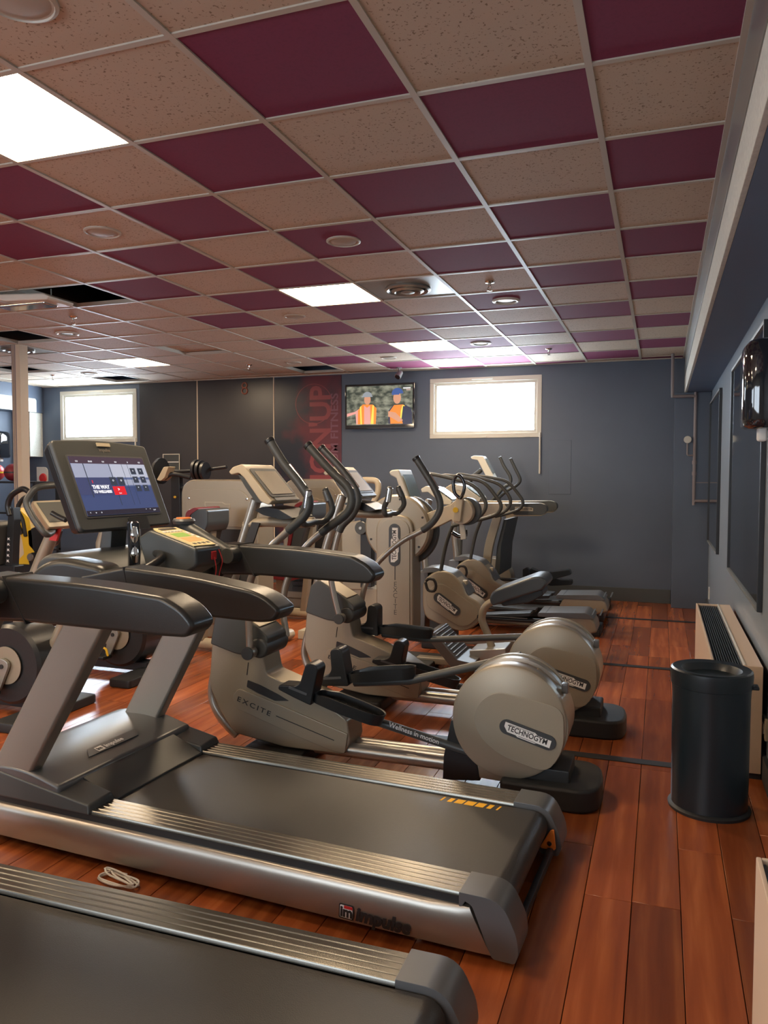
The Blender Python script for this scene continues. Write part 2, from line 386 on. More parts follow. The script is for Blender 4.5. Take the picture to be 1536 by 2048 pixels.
def speaker(i, j, label, r=.10):
    x, y = tc(i, j); t = thing('ceiling_speaker', label, 'speaker', (x, y, ZC), 'round ceiling speakers')
    B().lathe([(r, 0), (r, -.006), (r*.9, -.011), (r*.88, -.006)], (x, y, ZC)).out('rim', 'gridm', t)
    B().lathe([(r*.87, -.005), (r*.5, -.012), (.001, -.014)], (x, y, ZC)).out('grille', 'spk', t)
speaker(-3, -1, 'round ceiling speaker cut by the top left corner', .11)
speaker(-5, 2, 'round ceiling speaker in a beige tile left of two plum tiles'); speaker(-3, 3, 'round ceiling speaker in the middle of a plum tile')
speaker(-5, 6, 'round ceiling speaker in a beige tile beyond the middle light panel', .09); speaker(-5, 10, 'round ceiling speaker in the beige tile before the spot camera', .09)
speaker(-7, 10, 'round ceiling speaker next to the open tile by the banner', .09)
def ring(i, j, label):
    x, y = tc(i, j); t = thing('downlight', label, 'light', (x, y, ZC), 'round downlights with a bright rim')
    B().lathe([(.105, 0), (.105, -.010), (.092, -.016), (.078, -.012), (.078, .0)], (x, y, ZC)).out('rim', 'frame', t)
    B().lathe([(.077, -.003), (.04, -.006), (.001, -.006)], (x, y, ZC)).out('lens', 'alu', t)
ring(-2, 6, 'round downlight in the plum tile behind a sprinkler'); ring(-3, 9, 'round downlight in the plum tile beside the far light panel')
ring(-9, 6, 'round downlight in beige tiles beside the open dark tile'); ring(-12, 10, 'round downlight before the left window')
def sprinkler(i, j, label):
    x, y = tc(i, j); t = thing('sprinkler', label, 'sprinkler', (x, y, ZC), 'chrome ceiling sprinklers')
    B().lathe([(.035, 0), (.03, -.008), (.012, -.012), (.010, -.030), (.006, -.034)], (x, y, ZC)).out('rose', 'chrome', t)
    for s_ in (-1, 1): B().tube([(x, y, ZC-.03), (x+s_*.014, y, ZC-.045), (x, y, ZC-.06)], .0028, 6).out('yoke', 'chrome', t)
    B().lathe([(.018, -.060), (.018, -.063), (.004, -.066)], (x, y, ZC)).out('deflector', 'chrome', t)
sprinkler(-2, 5, 'chrome sprinkler right of the round vent'); sprinkler(-2, 10, 'chrome sprinkler in the plum tile above the right window')
sprinkler(-8, 5, 'chrome sprinkler in a beige tile beyond the dangling lamp'); sprinkler(-8, 10, 'chrome sprinkler above the two open tiles near the banner'); sprinkler(-13, 10, 'chrome sprinkler in front of the left window corner')
# dangling fitting at left
p = V((-4.19, 4.55, 2.76)); x, y = CX0+G*-7+.02, CY0+G*4.15
t = thing('dangling_lamp', 'pale curved lamp cover hanging from the ceiling beside an open tile', 'lamp', (x, y, ZC))
B().pr([(x-.30, ZC-.02), (x+.24, ZC-.05), (x+.30, ZC-.075), (x+.28, ZC-.10), (x-.1, ZC-.085), (x-.32, ZC-.04)], y-.13, y+.13).out('cover', 'frame', t, .012, 3)
B().box(x-.24, x+.2, y-.07, y+.07, ZC-.11, ZC-.08).out('reflector', 'chrome', t, .01)
for d_ in (-.2, .2): B().cyl((x+d_, y, ZC+.01), (x+d_, y, ZC-.06), .004, seg=8).out('hanger', 'alu', t)
# spot camera over TV
x, y = -3.1, 9.2
t = thing('spot_camera', 'small round spotlight hanging from the ceiling above the television', 'spotlight', (x, y, ZC))
B().lathe([(.035, 0), (.035, -.012), (.008, -.015), (.008, -.05)], (x, y, ZC), seg=16).out('mount', 'alu', t)
B().cyl((x-.01, y-.03, ZC-.12), (x+.01, y+.03, ZC-.05), .042, .034, 20).out('head', 'alu', t, .006); B().cyl((x-.0115, y-.0345, ZC-.125), (x-.009, y-.028, ZC-.118), .034, seg=20).out('lens', 'gloss', t)
# windows
def window(n, x0, x1, z0, z1, label, rod):
    wd = struct(B().box(x0, x1, YB-.012, YB+.05, z0, z0+.055).box(x0, x1, YB-.012, YB+.05, z1-.055, z1).box(x0, x0+.055, YB-.012, YB+.05, z0+.055, z1-.055).box(x1-.055, x1, YB-.012, YB+.05, z0+.055, z1-.055).out('window_%d' % n, 'frame', None, .004), label)
    q = .055
    B().box(x0+q, x1-q, YB+.005, YB+.045, z0+q, z0+q+.035).box(x0+q, x1-q, YB+.005, YB+.045, z1-q-.035, z1-q).box(x0+q, x0+q+.035, YB+.005, YB+.045, z0+q+.035, z1-q-.035).box(x1-q-.035, x1-q, YB+.005, YB+.045, z0+q+.035, z1-q-.035).out('sash', 'frame', wd, .003)
    B().box(x0+.09, x1-.09, YB+.02, YB+.03, z0+.09, z1-.09).out('pane', 'pane', wd)
    for f in (.12, .5, .88): B().box(x0+(x1-x0)*f-.03, x0+(x1-x0)*f+.03, YB-.022, YB-.010, z0+.002, z0+.018).out('hinge', 'frame', wd, .002)
    B().box((x0+x1)/2-.16, (x0+x1)/2+.1, YB-.03, YB-.008, z1-.03, z1-.012).out('latch', 'frame', wd, .003)
    if rod: B().tube([(x1-.012, YB-.03, z0+.05), (x1-.012, YB-.03, z0-.44)], .011, 8).out('opening_rod', 'frame', wd)
window(1, *win[0], 'high white-framed window right of the television, blown out by daylight', True)
window(2, *win[1], 'high white-framed window at the left end of the back wall', True)
def added_window(n, x0, x1, z0, z1):  # unseen windows added in the front wall as fill light
    wd = struct(B().box(x0, x1, YF, YF+.06, z0, z0+.06).box(x0, x1, YF, YF+.06, z1-.06, z1).box(x0, x0+.06, YF, YF+.06, z0+.06, z1-.06).box(x1-.06, x1, YF, YF+.06, z0+.06, z1-.06).box((x0+x1)/2-.03, (x0+x1)/2+.03, YF, YF+.06, z0+.06, z1-.06).out('window_%d' % n, 'frame', None, .004))
    B().box(x0+.06, x1-.06, YF+.02, YF+.03, z0+.06, z1-.06).out('pane', 'fill_pane', wd)  # glowing pane of the added window, fill light only
added_window(3, -8.2, -5.2, 1.0, 2.3); added_window(4, -4.4, -1.0, 1.0, 2.3)
# banner on the back wall
ban_m = mat('banner_print', (.05, .03, .05), .35)
nt = ban_m.node_tree; N = nt.nodes; L = nt.links; g_ = N.new('ShaderNodeNewGeometry'); nz = N.new('ShaderNodeTexNoise'); nz.inputs['Scale'].default_value = 2.2; nz.inputs['Detail'].default_value = 5
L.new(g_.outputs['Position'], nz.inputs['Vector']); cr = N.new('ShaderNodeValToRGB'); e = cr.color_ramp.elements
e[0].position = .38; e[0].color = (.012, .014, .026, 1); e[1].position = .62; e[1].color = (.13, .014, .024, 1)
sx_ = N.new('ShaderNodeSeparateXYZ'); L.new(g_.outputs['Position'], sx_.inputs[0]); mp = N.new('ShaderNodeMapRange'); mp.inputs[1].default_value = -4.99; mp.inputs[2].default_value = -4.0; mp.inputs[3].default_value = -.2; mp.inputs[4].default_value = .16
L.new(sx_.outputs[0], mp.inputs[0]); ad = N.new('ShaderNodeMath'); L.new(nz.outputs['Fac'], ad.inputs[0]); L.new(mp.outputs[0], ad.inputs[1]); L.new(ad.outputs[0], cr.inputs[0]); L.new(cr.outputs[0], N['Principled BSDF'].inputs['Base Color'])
T['banm'] = ban_m; T['banred'] = mat('banner_red', (.26, .045, .05), .4); T['bandull'] = mat('banner_mauve', (.20, .07, .10), .4)
t = thing('wall_banner', 'tall dark red banner with sideways lettering left of the television', 'banner', (-4.48, YB, 1.9))
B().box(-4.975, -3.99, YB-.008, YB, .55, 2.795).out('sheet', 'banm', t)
mt = pl((-4.33, YB-.009, 2.49), (0, 0, 1), (-1, 0, 0))
text('lettering', "ORION'UP", .42, pl((-4.28, YB-.009, 2.66), (0, 0, 1), (-1, 0, 0)), 'banred', t, 'RIGHT', .010, sx=.92)
text('lettering', 'PREMIUM FITNESS', .15, pl((-4.085, YB-.009, 2.56), (0, 0, 1), (-1, 0, 0)), 'bandull', t, 'RIGHT', .003, sx=1.15)
c0 = PY(628, 808, YB); rr = .265
rg = B(); no = 48
rg.loft([[V((c0.x+math.cos(2*PI*i/no)*(rr+.004*math.cos(a)), YB-.010-.001*math.sin(a), c0.z+math.sin(2*PI*i/no)*(rr+.004*math.cos(a)))) for a in (0, PI/2, PI, 3*PI/2)] for i in range(no)]+[[V((c0.x+rr+.004*math.cos(a), YB-.010-.001*math.sin(a), c0.z)) for a in (0, PI/2, PI, 3*PI/2)]]).out('circle_line', 'banred', t)
# "8" sculpture on wall
c = PY(490, 776, YB)
t = thing('wall_figure', 'small dull orange figure eight fixed high on the back wall', 'wall sign', (c.x, YB, c.z))
for dz, r_ in ((.035, .036), (-.04, .042)):
    B().tube([(c.x+math.cos(a*PI/6)*r_, YB-.012, c.z+dz+math.sin(a*PI/6)*r_) for a in range(13)], .011, 8, 2, False).out('loop', mat('rust', (.28, .10, .06), .5), t)
# television
x0, x1, z0, z1 = -3.905, -2.955, 2.075, 2.652; yt = YB-.09
t = thing('television', 'flat television on the back wall showing two people in orange vests', 'television', ((x0+x1)/2, YB, (z0+z1)/2))
B().box(x0, x1, yt, yt+.05, z0, z1).out('case', 'gloss', t, .008); B().box(x0+.3, x1-.3, yt+.04, YB, z0+.15, z1-.15).out('wall_mount', 'iron', t)
mt = pl((x0, yt-.0005, z0), (1, 0, 0), (0, 0, 1)); wv = x1-x0; hv = z1-z0
def E(n, r, g, b): return emis(n, (r, g, b))
scr = flat('screen', rect(.03, wv-.03, .05, hv-.03), mt, None, None) if 0 else None
tm = emis('tv_woods', (.09, .10, .07)); nt = tm.node_tree; N = nt.nodes; nz = N.new('ShaderNodeTexNoise'); nz.inputs['Scale'].default_value = 9; nz.inputs['Detail'].default_value = 8
cr = N.new('ShaderNodeValToRGB'); e = cr.color_ramp.elements; e[0].position = .4; e[0].color = (.03, .04, .03, 1); e[1].position = .65; e[1].color = (.30, .30, .22, 1)
nt.links.new(nz.outputs['Fac'], cr.inputs[0]); nt.links.new(cr.outputs[0], N['Principled BSDF'].inputs['Emission Color'])
s = flat('screen', rect(.025, wv-.025, .05, hv-.028), mt, tm, t)
og = E('tv_orange', .95, .25, .03); yl = E('tv_yellow', .9, .7, .1); sk = E('tv_skin', .62, .30, .18); bl = E('tv_blue', .05, .10, .30); gy = E('tv_grey', .28, .31, .34); dk = E('tv_dark', .03, .03, .06); cr_ = E('tv_cream', .6, .5, .35); pk = E('tv_pink', .75, .35, .3)
def pic(pts, m_, z): flat('picture', pts, mt, m_, s, .0004, z)
pic([(.03, .16), (.22, .27), (.27, .30), (.42, .28), (.43, .06), (.16, .06), (.15, .20), (.03, .20)], pk, .0016)
pic([(.18, .06), (.185, .24), (.25, .315), (.39, .31), (.44, .26), (.43, .06)], og, .0024); pic([(.22, .06), (.21, .28), (.23, .30), (.24, .06)], yl, .0032); pic([(.36, .06), (.385, .30), (.405, .30), (.40, .06)], yl, .0032)
pic([(.27, .06), (.27, .30), (.31, .27), (.35, .30), (.36, .06)], pk, .0032)
pic(ell(.315, .375, .045, .065), sk, .0034); pic(ell(.315, .42, .065, .055, 12, 0, PI), gy, .0042); pic(rect(.235, .385, .408, .422), gy, .0044)
pic([(.60, .06), (.60, .22), (.66, .29), (.84, .29), (.91, .24), (.92, .06)], dk, .0016); pic([(.63, .06), (.62, .22), (.68, .295), (.80, .30), (.86, .25), (.80, .06)], og, .0024)
pic([(.76, .10), (.77, .22), (.79, .29), (.82, .29), (.80, .10)], yl, .0032); pic([(.80, .28), (.88, .27), (.92, .20), (.92, .05), (.80, .05), (.78, .12)], dk, .0034); pic([(.60, .22), (.70, .20), (.80, .10), (.74, .08), (.64, .14), (.60, .15)], sk, .0040)
pic(ell(.72, .385, .052, .075), sk, .0036); pic(ell(.725, .44, .078, .072, 12, 0, PI), bl, .0044); pic(rect(.65, .75, .425, .44), bl, .0046)
pic(rect(.80, .90, .50, .515), E('tv_white', .8, .8, .8), .002); pic(rect(.84, .90, .475, .495), T['white'], .002)
# pipes by the right corner
yp = YB-.34; pc = lambda x, y: PY(x, y, yp)
t = thing('heating_pipe', 'thin painted pipe stepping down the corner with a dial gauge', 'pipe', (.33, yp, 1.8))
B().tube([(.095, yp, 2.81), (.098, yp, 2.375), (.11, yp, 2.35), (.14, yp, 2.345), (.31, yp, 2.345), (.335, yp, 2.33), (.337, yp, 2.30), (.337, yp, 1.24), (.345, yp, 1.21), (.37, yp, 1.2), (WX-.01, yp, 1.2)], .017, 10, 3).out('pipe_run', 'pipe', t)
B().tube([(.337, yp, 1.70), (.27, yp, 1.70), (.262, yp, 1.74), (.262, yp, 1.84)], .009, 8, 3).out('gauge_branch', 'pipe', t)
B().cyl((.262, yp-.03, 1.87), (.262, yp, 1.87), .04).out('dial_gauge', 'frame', t, .004)
for z_ in (1.62, 1.5): B().cyl((.337, yp, z_-.02), (.337, yp, z_+.02), .024, seg=16).out('coupling', 'pipe', t)
B().box(.337, WX, yp-.006, yp+.006, 1.395, 1.405).out('bracket', 'pipe', t)
# mirrors on right wall
for n, (y0, y1, z0_, z1_, lb_) in enumerate([(7.57, 9.05, .763, 2.26, 'tall framed dark mirror on the right wall, the far one by the pipes'), (4.37, 6.32, .765, 2.26, 'wide framed dark mirror on the right wall above the radiator')]):
    t = thing('wall_mirror', lb_, 'mirror', (WX, (y0+y1)/2, (z0_+z1_)/2), 'mirrors on the right wall')
    B().box(WX-.016, WX-.010, y0+.02, y1-.02, z0_+.02, z1_-.02).out('mirror_glass', 'mirror', t)
    for a in ((y0, y0+.022, z0_, z1_), (y1-.022, y1, z0_, z1_), (y0+.022, y1-.022, z0_, z0_+.02), (y0+.022, y1-.022, z1_-.02, z1_)):
        B().box(WX-.026, WX, *a).out('frame_strip', 'alu' if a[3]-a[2] < .1 else 'iron', t, .003)
# paper dispensers
def dispenser(cx, cy_, z0, label, rz):
    t = thing('paper_dispenser', label, 'dispenser', (cx, cy_, z0), 'glossy black paper dispensers', rz)
    pr = fillet([(-.13, 0), (-.13, .17), (.13, .17), (.13, 0)], [0, .08, .08, 0], 6)
    rings = []
    for z_, s_ in ((0, .86), (.012, .96), (.04, 1), (.31, 1), (.36, .96), (.385, .84), (.395, .6)): rings.append([(x*s_, -y*s_, z_) for x, y in pr])
    B().loft(rings).out('cover', 'gloss', t, local=True)
    B().poly([(-.03, -.10, -.055), (.03, -.10, -.055), (.03, -.06, -.055), (-.03, -.06, -.055)], [(-.03, -.10, .02), (.03, -.10, .02), (.03, -.06, .02), (-.03, -.06, .02)]).out('paper_end', 'paper', t, .012, 3, local=True)
    return t
dispenser(WX, 3.84, 1.675, 'glossy black paper dispenser on the right wall at the picture edge', -PI/2)
dispenser(-9.25+.0, 8.85, 1.72, 'glossy black paper dispenser on the far left wall behind the post', PI/2)
# sockets / tag
t = thing('wall_socket', 'worn cream socket low on the right wall behind the bin', 'socket', (WX, 4.12, .26)); B().box(WX-.014, WX, 4.04, 4.16, .20, .30).out('plate', 'beige', t, .003); B().box(WX-.02, WX-.013, 4.07, 4.13, .225, .275).out('insert', 'paper', t, .003)
t = tag(B().box(WX-.010, WX, 8.78, 8.84, .17, .30).out('wall_tag', 'paper', None, .003), 'small white tag low on the right wall beyond the radiator', 'tag')
# radiators
def radiator(y0, y1, x0, zt, label):
    t = thing('radiator', label, 'radiator', ((x0+WX)/2, (y0+y1)/2, 0), 'enamel box radiators along the right wall')
    x1 = .475; th = .012
    B().box(x0, x0+th, y0, y1, .03, zt).out('front_panel', 'radi', t, .003)
    for yy in (y0, y1-th): B().box(x0+th, x1, yy, yy+th, .03, zt).out('end_panel', 'radi', t, .003)
    B().box(x1-.075, x1, y0+th, y1-th, zt-.02, zt-.001).out('top_shelf', 'radi', t, .003)
    B().box(x1-.083, x1-.075, y0+th, y1-th, zt-.03, zt+.004).out('shelf_lip', 'frame', t, .001, 1)
    B().box(x0+th, x1, y0+th, y1-th, 0, zt-.06).out('core', 'grille', t)
    n = 11; ww = (x1-.083)-(x0+th)
    for k in range(n):
        xx = x0+th+ww*(k+.5)/n; B().box(xx-.003, xx+.003, y0+th, y1-th, zt-.045, zt-.012).out('slat', 'grille', t)
radiator(4.06, 5.98, .25, .552, 'cream radiator with a black grille along the right wall behind the bin')
radiator(.3, 2.07, .236, .525, 'cream radiator cut off at the bottom right corner')
# bin
cx, cy_ = .222, 3.655
t = thing('waste_bin', 'black metal waste bin with a funnel lid beside the radiator', 'bin', (cx, cy_, 0))
B().lathe([(.150, .012), (.158, .02), (.160, .50), (.163, .56), (.150, .57), (.14, .3), (.05, .03)], (cx, cy_, 0), seg=48).out('body', 'bin', t)
B().lathe([(.150, 0), (.170, 0), (.172, .012), (.162, .020), (.150, .021)], (cx, cy_, 0), seg=48).out('base_ring', 'rubber', t)
B().lathe([(.158, .545), (.166, .55), (.170, .60), (.168, .618), (.160, .624), (.125, .618), (.112, .600), (.085, .545), (.07, .50), (.068, .50), (.083, .548), (.11, .594), (.15, .60), (.158, .59)], (cx, cy_, 0), seg=48).out('funnel_lid', 'bin', t)
B().box(cx+.155, cx+.19, cy_-.03, cy_+.03, .545, .56).out('handle', 'rubber', t, .005)
# ================================================================= NEAR TREADMILLS
A_O = V((-.40, 2.22, 0)); A_R = math.radians(-3.1); A_M = M.Translation(A_O) @ M.Rotation(A_R, 4, 'Z'); A_I = A_M.inverted()
def Q(x, y, v):          # image point -> treadmill frame (x, z) on its own side plane v
    c = A_I @ V((0, 0, H)); d = A_I.to_3x3() @ ray(x, y); p = c+d*((v-c.y)/d.y); return (p.x, p.z)
def QX(x, y, xx):
    c = A_I @ V((0, 0, H)); d = A_I.to_3x3() @ ray(x, y); return c+d*((xx-c.x)/d.x)
TW = .84
tm_ = thing('treadmill', 'grey treadmill in the middle with a tilted touch screen, its whole silver side in view', 'treadmill', A_O, 'touch screen treadmills', A_R)
def TP(b, name, m, par=None, bev=0, seg=2, **k): return b.out(name, m, par or tm_, bev, seg, local=True, **k)
# side skirts
sk_pts = fillet([(-2.25, .03), (-2.25, .185), (-.135, .178), (-.115, .165), (-.045, .035), (-.06, .028)], [.03, .03, .02, .02, .01, .01])
def skirt(sg, v):
    pf = [(0, .030), (-.008, .034), (-.014, .06), (-.018, .10), (-.016, .135), (-.008, .158), (0, .164), (.02, .164), (.02, .03)]
    rings = []
    for f in (0, .5, .94, .98, 1):
        k = 1 if f < .98 else (.8 if f < 1 else .3)
        rings.append([(-2.25+(2.25-.122+(.164-z)*.52)*f, v+sg*(y*k if y < 0 else y), z) for y, z in pf])
    b = B().loft(rings)
    q = TP(b, 'side_skirt', 'silver', None, 0); return q
skirt(1, 0); skirt(-1, TW)
TP(B().box(-2.2, -.06, .03, TW-.03, .06, .165), 'deck', 'black')
for v0, v1 in ((.006, .05), (TW-.05, TW-.006)): TP(B().box(-2.1, -.14, v0, v1, .155, .188), 'rail_gap', 'rubber')
# ribbed side rails
def rib(y0, y1, n=5):
    w_ = (y1-y0)/n; p = [(y0, .186)]
    for k in range(n):
        a = y0+w_*k; p += [(a+.0015, .198), (a+.004, .2005), (a+w_-.004, .2005), (a+w_-.0015, .198), (a+w_, .1945)]
    return p[:-1]+[(y1, .186)]
for a, b_ in ((.010, .135), (TW-.135, TW-.010)): TP(B().prx(rib(a, b_), -1.75, -.155), 'side_rail', 'rail')
# belt
bp_ = [(-1.72, .188)]+[(-.075+.055*math.sin(t), .133+.055*math.cos(t)) for t in [PI*k/8 for k in range(9)]]+[(-1.72, .078)]
bt = TP(B().pr(bp_, .142, TW-.142), 'belt', 'belt', None, .002, 1)
mk = [(0, .012), (.045, .03), (.09, .055), (.152, .062), (.221, .055), (.292, .03), (.352, .012)]
for s_, w_ in mk:
    xx = -.435+s_*.64; TP(B().poly([(xx, .645, .188), (xx+w_*.6, .645, .188), (xx+w_*.6+.008, .682, .188), (xx+.008, .682, .188)], [(xx, .645, .1887), (xx+w_*.6, .645, .1887), (xx+w_*.6+.008, .682, .1887), (xx+.008, .682, .1887)]), 'yellow_mark', 'mark', bt, sm=False)
# end caps
cp_ = fillet([(-.155, .150), (-.155, .2055), (-.025, .2055), (.022, .11), (.030, .055), (.018, .022), (-.05, .022), (-.06, .04), (-.115, .172), (-.135, .180)], [0, .002, .05, .02, .02, .01, .01, .01, .02, 0], 5)
for y0, y1, yo in ((-.002, .134, -.02), (TW-.134, TW+.002, TW)):
    c_ = TP(B().pr(cp_, y0, y1), 'end_cap', 'cap', None, .006)
    yy = (y0+y1)/2+.03
    TP(B().lathe([(.012, 0), (.012, .004), (.006, .004), (.006, .001)], (.014, yy, .105), 'x', 14), 'screw', 'iron', c_)
TP(B().pr(fillet([(-.05, .05), (.012, .05), (.004, .13), (-.01, .125)], .012), TW-.150, TW-.142), 'adjuster_plate', 'orange', None, .002)
TP(B().cyl((-.012, TW-.154, .075), (-.012, TW-.149, .075), .009, seg=12), 'adjuster_bolt', 'chrome')
TP(B().box(-.02, .004, .15, TW-.15, .03, .06), 'rear_bumper', 'iron', None, .006)
TP(B().cyl((-.30, .05, 0), (-.30, .05, .05), .018, seg=16).cyl((-.30, .05, .02), (-.30, .05, .09), .008, seg=12), 'levelling_foot', 'chrome')
TP(B().cyl((-.30, TW-.05, 0), (-.30, TW-.05, .05), .018, seg=16).cyl((-.30, TW-.05, .02), (-.30, TW-.05, .09), .008, seg=12), 'levelling_foot', 'chrome')
for v in (.1, TW-.13): TP(B().cyl((-1.95, v, .04), (-1.95, v+.03, .04), .04, seg=20), 'wheel', 'rubber')
# motor hood with slope
TP(B().pr(fillet([(-1.60, .10), (-1.60, .196), (-1.77, .262), (-1.80, .262), (-1.80, .10)], [0, .004, .02, 0, 0]), .135, TW-.135), 'hood_apron', 'dgrey', None, .006)
hp = fillet([(-1.76, .12), (-1.76, .268), (-1.95, .315), (-2.20, .30), (-2.33, .20), (-2.33, .04), (-2.2, .04)], [0, .02, .10, .10, .08, .02, 0], 6)
hd = TP(B().pr(hp, .01, TW-.01), 'motor_hood', 'hood', None, .03, 4)
hm = pl((-1.868, TW*.5, .2965), (0, 1, 0), (-.97, 0, .24))
pt = flat('hood_plate', [(-.17, -.03), (.13, -.03), (.17, .02), (-.13, .02)], hm, 'cap', tm_, .003, .0, True)
text('lettering', 'impulse', .032, hm @ M.Translation((-.055, -.008, .0035)), 'white', pt, 'LEFT', .0008, local=True, sx=1.1)
flat('logo_block', rect(-.105, -.065, -.024, .008), hm @ M.Translation((0, 0, .0031)), 'white', pt, .0006, 0, True)
text('lettering', 'im', .028, hm @ M.Translation((-.101, -.008, .0042)), 'ink', pt, 'LEFT', .001, local=True)
# corner feet
for v0, v1 in ((-.004, .145), (TW-.145, TW+.004)):
    r_ = []
    f = B().poly([(-1.60, v0, .188), (-1.60, v1, .188), (-2.08, v1, .188), (-2.20, v0, .188)], [(-1.61, v0+.01, .222), (-1.61, v1-.012, .228), (-2.02, v1, .30), (-2.10, v0+.01, .29)])
    TP(f, 'corner_shroud', 'dgrey', None, .008)
# uprights
def upr(v0, v1, top, bot):
    (xa, za), (xb, zb) = bot; (xc_, zc_), (xd, zd) = top
    TP(B().pr([(xa, za), (xb, zb), (xd, zd), (xc_, zc_)], v0, v1), 'upright', 'upright', None, .014, 3)
def line_z(p, q, z): t = (z-p[1])/(q[1]-p[1]); return (p[0]+(q[0]-p[0])*t, z)
for v0, v1, L_, R_ in ((.015, .085, ((13-70, 1610), (120, 1255)), ((55, 1557), (204, 1262))), (TW-.085, TW-.015, ((240, 1440), (330, 1255)), ((312, 1440), (397, 1265)))):
    a, b_ = Q(*L_[0], v0), Q(*L_[1], v0); c_, d_ = Q(*R_[0], v0), Q(*R_[1], v0)
    upr(v0, v1, (line_z(a, b_, 1.02), line_z(c_, d_, 1.02)), (line_z(a, b_, .19), line_z(c_, d_, .19)))
# armrests (one long padded beam each side)
far_arm = [Q(*p, TW-.105) for p in ((440, 1086), (475, 1090), (600, 1098), (705, 1113), (735, 1130), (752, 1152), (740, 1168), (700, 1166), (503, 1150), (440, 1150))]
near_arm = [Q(*p, -.005) for p in ((160, 1150), (245, 1134), (380, 1152), (500, 1180), (530, 1193), (562, 1222), (548, 1243), (520, 1246), (380, 1230), (160, 1200))]
def arm(pts, v0, v1):
    p = fillet(pts, [.0, .01, .2, .02, .04, .02, .02, .03, .1, 0], 4)
    return TP(B().pr(p, v0, v1), 'armrest', 'pad', None, .014, 4)
arm(near_arm, -.01, .105); arm(far_arm, TW-.105, TW+.01)
for v0, v1, px_ in ((-.012, .107, ((245, 1134), (262, 1226))), (TW-.1065, TW+.012, ((475, 1088), (508, 1153)))):
    vv = v0 if v0 < 0 else v0
    a, b_ = Q(*px_[0], vv), Q(*px_[1], vv)
    TP(B().pr([(a[0]-.003, a[1]+.0), (a[0]+.003, a[1]+.0), (b_[0]+.003, b_[1]), (b_[0]-.003, b_[1])], v0, v1), 'seam', 'ink', None, .001, 1)
# front bridge / dashboard between the armrests
zt = 1.13
br = [(-1.62, .98), (-1.68, 1.09), (-1.78, 1.15), (-1.90, 1.155), (-1.97, 1.10), (-1.94, .98), (-1.85, .93), (-1.70, .93)]
TP(B().pr(fillet(br, .05, 4), .10, TW-.10), 'dashboard', 'dgrey', None, .02, 3)
for v0, v1 in ((-.008, .103), (TW-.103, TW+.008)):
    TP(B().pr(fillet([(-1.50, 1.0), (-1.5, 1.13), (-1.72, 1.155), (-1.82, 1.13), (-1.90, 1.06), (-1.88, .98), (-1.7, .95)], .05, 4), v0, v1), 'armrest_root', 'pad', None, .028, 4)
# keypad pod
kz = [(305, 1069), (369, 1057), (412, 1093), (370, 1098)]
pod = [(-1.40, 1.165), (-1.64, 1.235), (-1.70, 1.20), (-1.66, 1.08), (-1.5, 1.04), (-1.40, 1.09)]
pd = TP(B().pr(fillet(pod, .015), .40, .575), 'keypad_pod', 'dgrey', None, .012, 3)
km = pl((-1.52, .4875, 1.2012), (0, 1, 0), (-.96, 0, .28))
kb = flat('keypad', [(-.078, -.105), (.060, -.115), (.078, -.04), (.078, .115), (-.060, .125), (-.078, .09)], km, mat('keypad_print', (.70, .60, .32), .4, noise=.1, nscale=30), pd, .004, .0, True)
flat('display', rect(-.05, .04, .0, .045), km, emis('green_lcd', (.42, .60, .12), .3), pd, .0012, .004, True)
flat('programme_panel', rect(-.05, .045, -.06, -.01), km, mat('tan_print', (.72, .42, .16), .5), pd, .0008, .004, True)
for k in range(6): flat('key', rect(-.062+.021*k, -.048+.021*k, .062, .078), km, 'paper', pd, .002, .004, True)
for k in range(4): flat('key', rect(-.056+.03*k, -.038+.03*k, -.092, -.078), km, 'ink', pd, .001, .004, True)
for k in range(3): flat('key', rect(.052, .068, -.03+.03*k, -.012+.03*k), km, 'white', pd, .002, .004, True)
flat('key', rect(-.05, .05, .090, .108), km, 'glass', pd, .003, .004, True)
sc_ = TP(B().box(-1.405, -1.395, .50, .535, 1.11, 1.145), 'safety_clip', 'redb', pd, .002, 1)
TP(B().tube([(-1.39, .51, 1.12), (-1.385, .515, 1.07), (-1.40, .52, 1.0), (-1.395, .52, .92)], .0022, 6), 'red_cord', 'redb', pd)
TP(B().tube([(-1.392, .545, 1.15), (-1.385, .56, 1.10), (-1.395, .55, 1.04), (-1.40, .54, .93)], .0022, 6), 'red_cord', 'redb', pd)
TP(B().tube([(-1.62, .42, 1.14), (-1.55, .36, 1.12), (-1.60, .24, 1.06), (-1.66, .14, 1.02)], .018, 12), 'front_grip', 'black')
TP(B().tube([(-1.62, .56, 1.14), (-1.55, .62, 1.12), (-1.57, .70, 1.08), (-1.60, .76, 1.05)], .018, 12), 'front_grip', 'black')
# stalks with speed knobs
def stalk(base, tip, v, top):
    (xa, za), (xb, zb) = base, tip
    s_ = TP(B().tube([(xa, v, za), (xb, v, zb)], [.028, .032], 14, 0), 'control_stalk', 'gloss' if top == 'grey' else 'dgrey')
    TP(B().cyl((xa, v-.05, za), (xa, v+.045, za), .036), 'stalk_hub', 'dgrey', s_, .006)
    TP(B().lathe([(.048, -.01), (.052, .004), (.046, .014), (.01, .017)], (xb, v, zb+.02), seg=24), 'stalk_tip', 'hood', s_)
    TP(B().lathe([(.036, .014), (.034, .0195), (.002, .021)], (xb, v, zb+.02), seg=24), 'orange_button', 'orange', s_)
    return s_
a, b_ = Q(466, 1110, TW-.12), Q(368, 1052, TW-.12); stalk(a, b_, TW-.12, 'o')
a, b_ = (a[0], a[1]), (b_[0], b_[1])
g1 = Q(268, 1135, .22)
g2 = Q(266, 1046, .22)
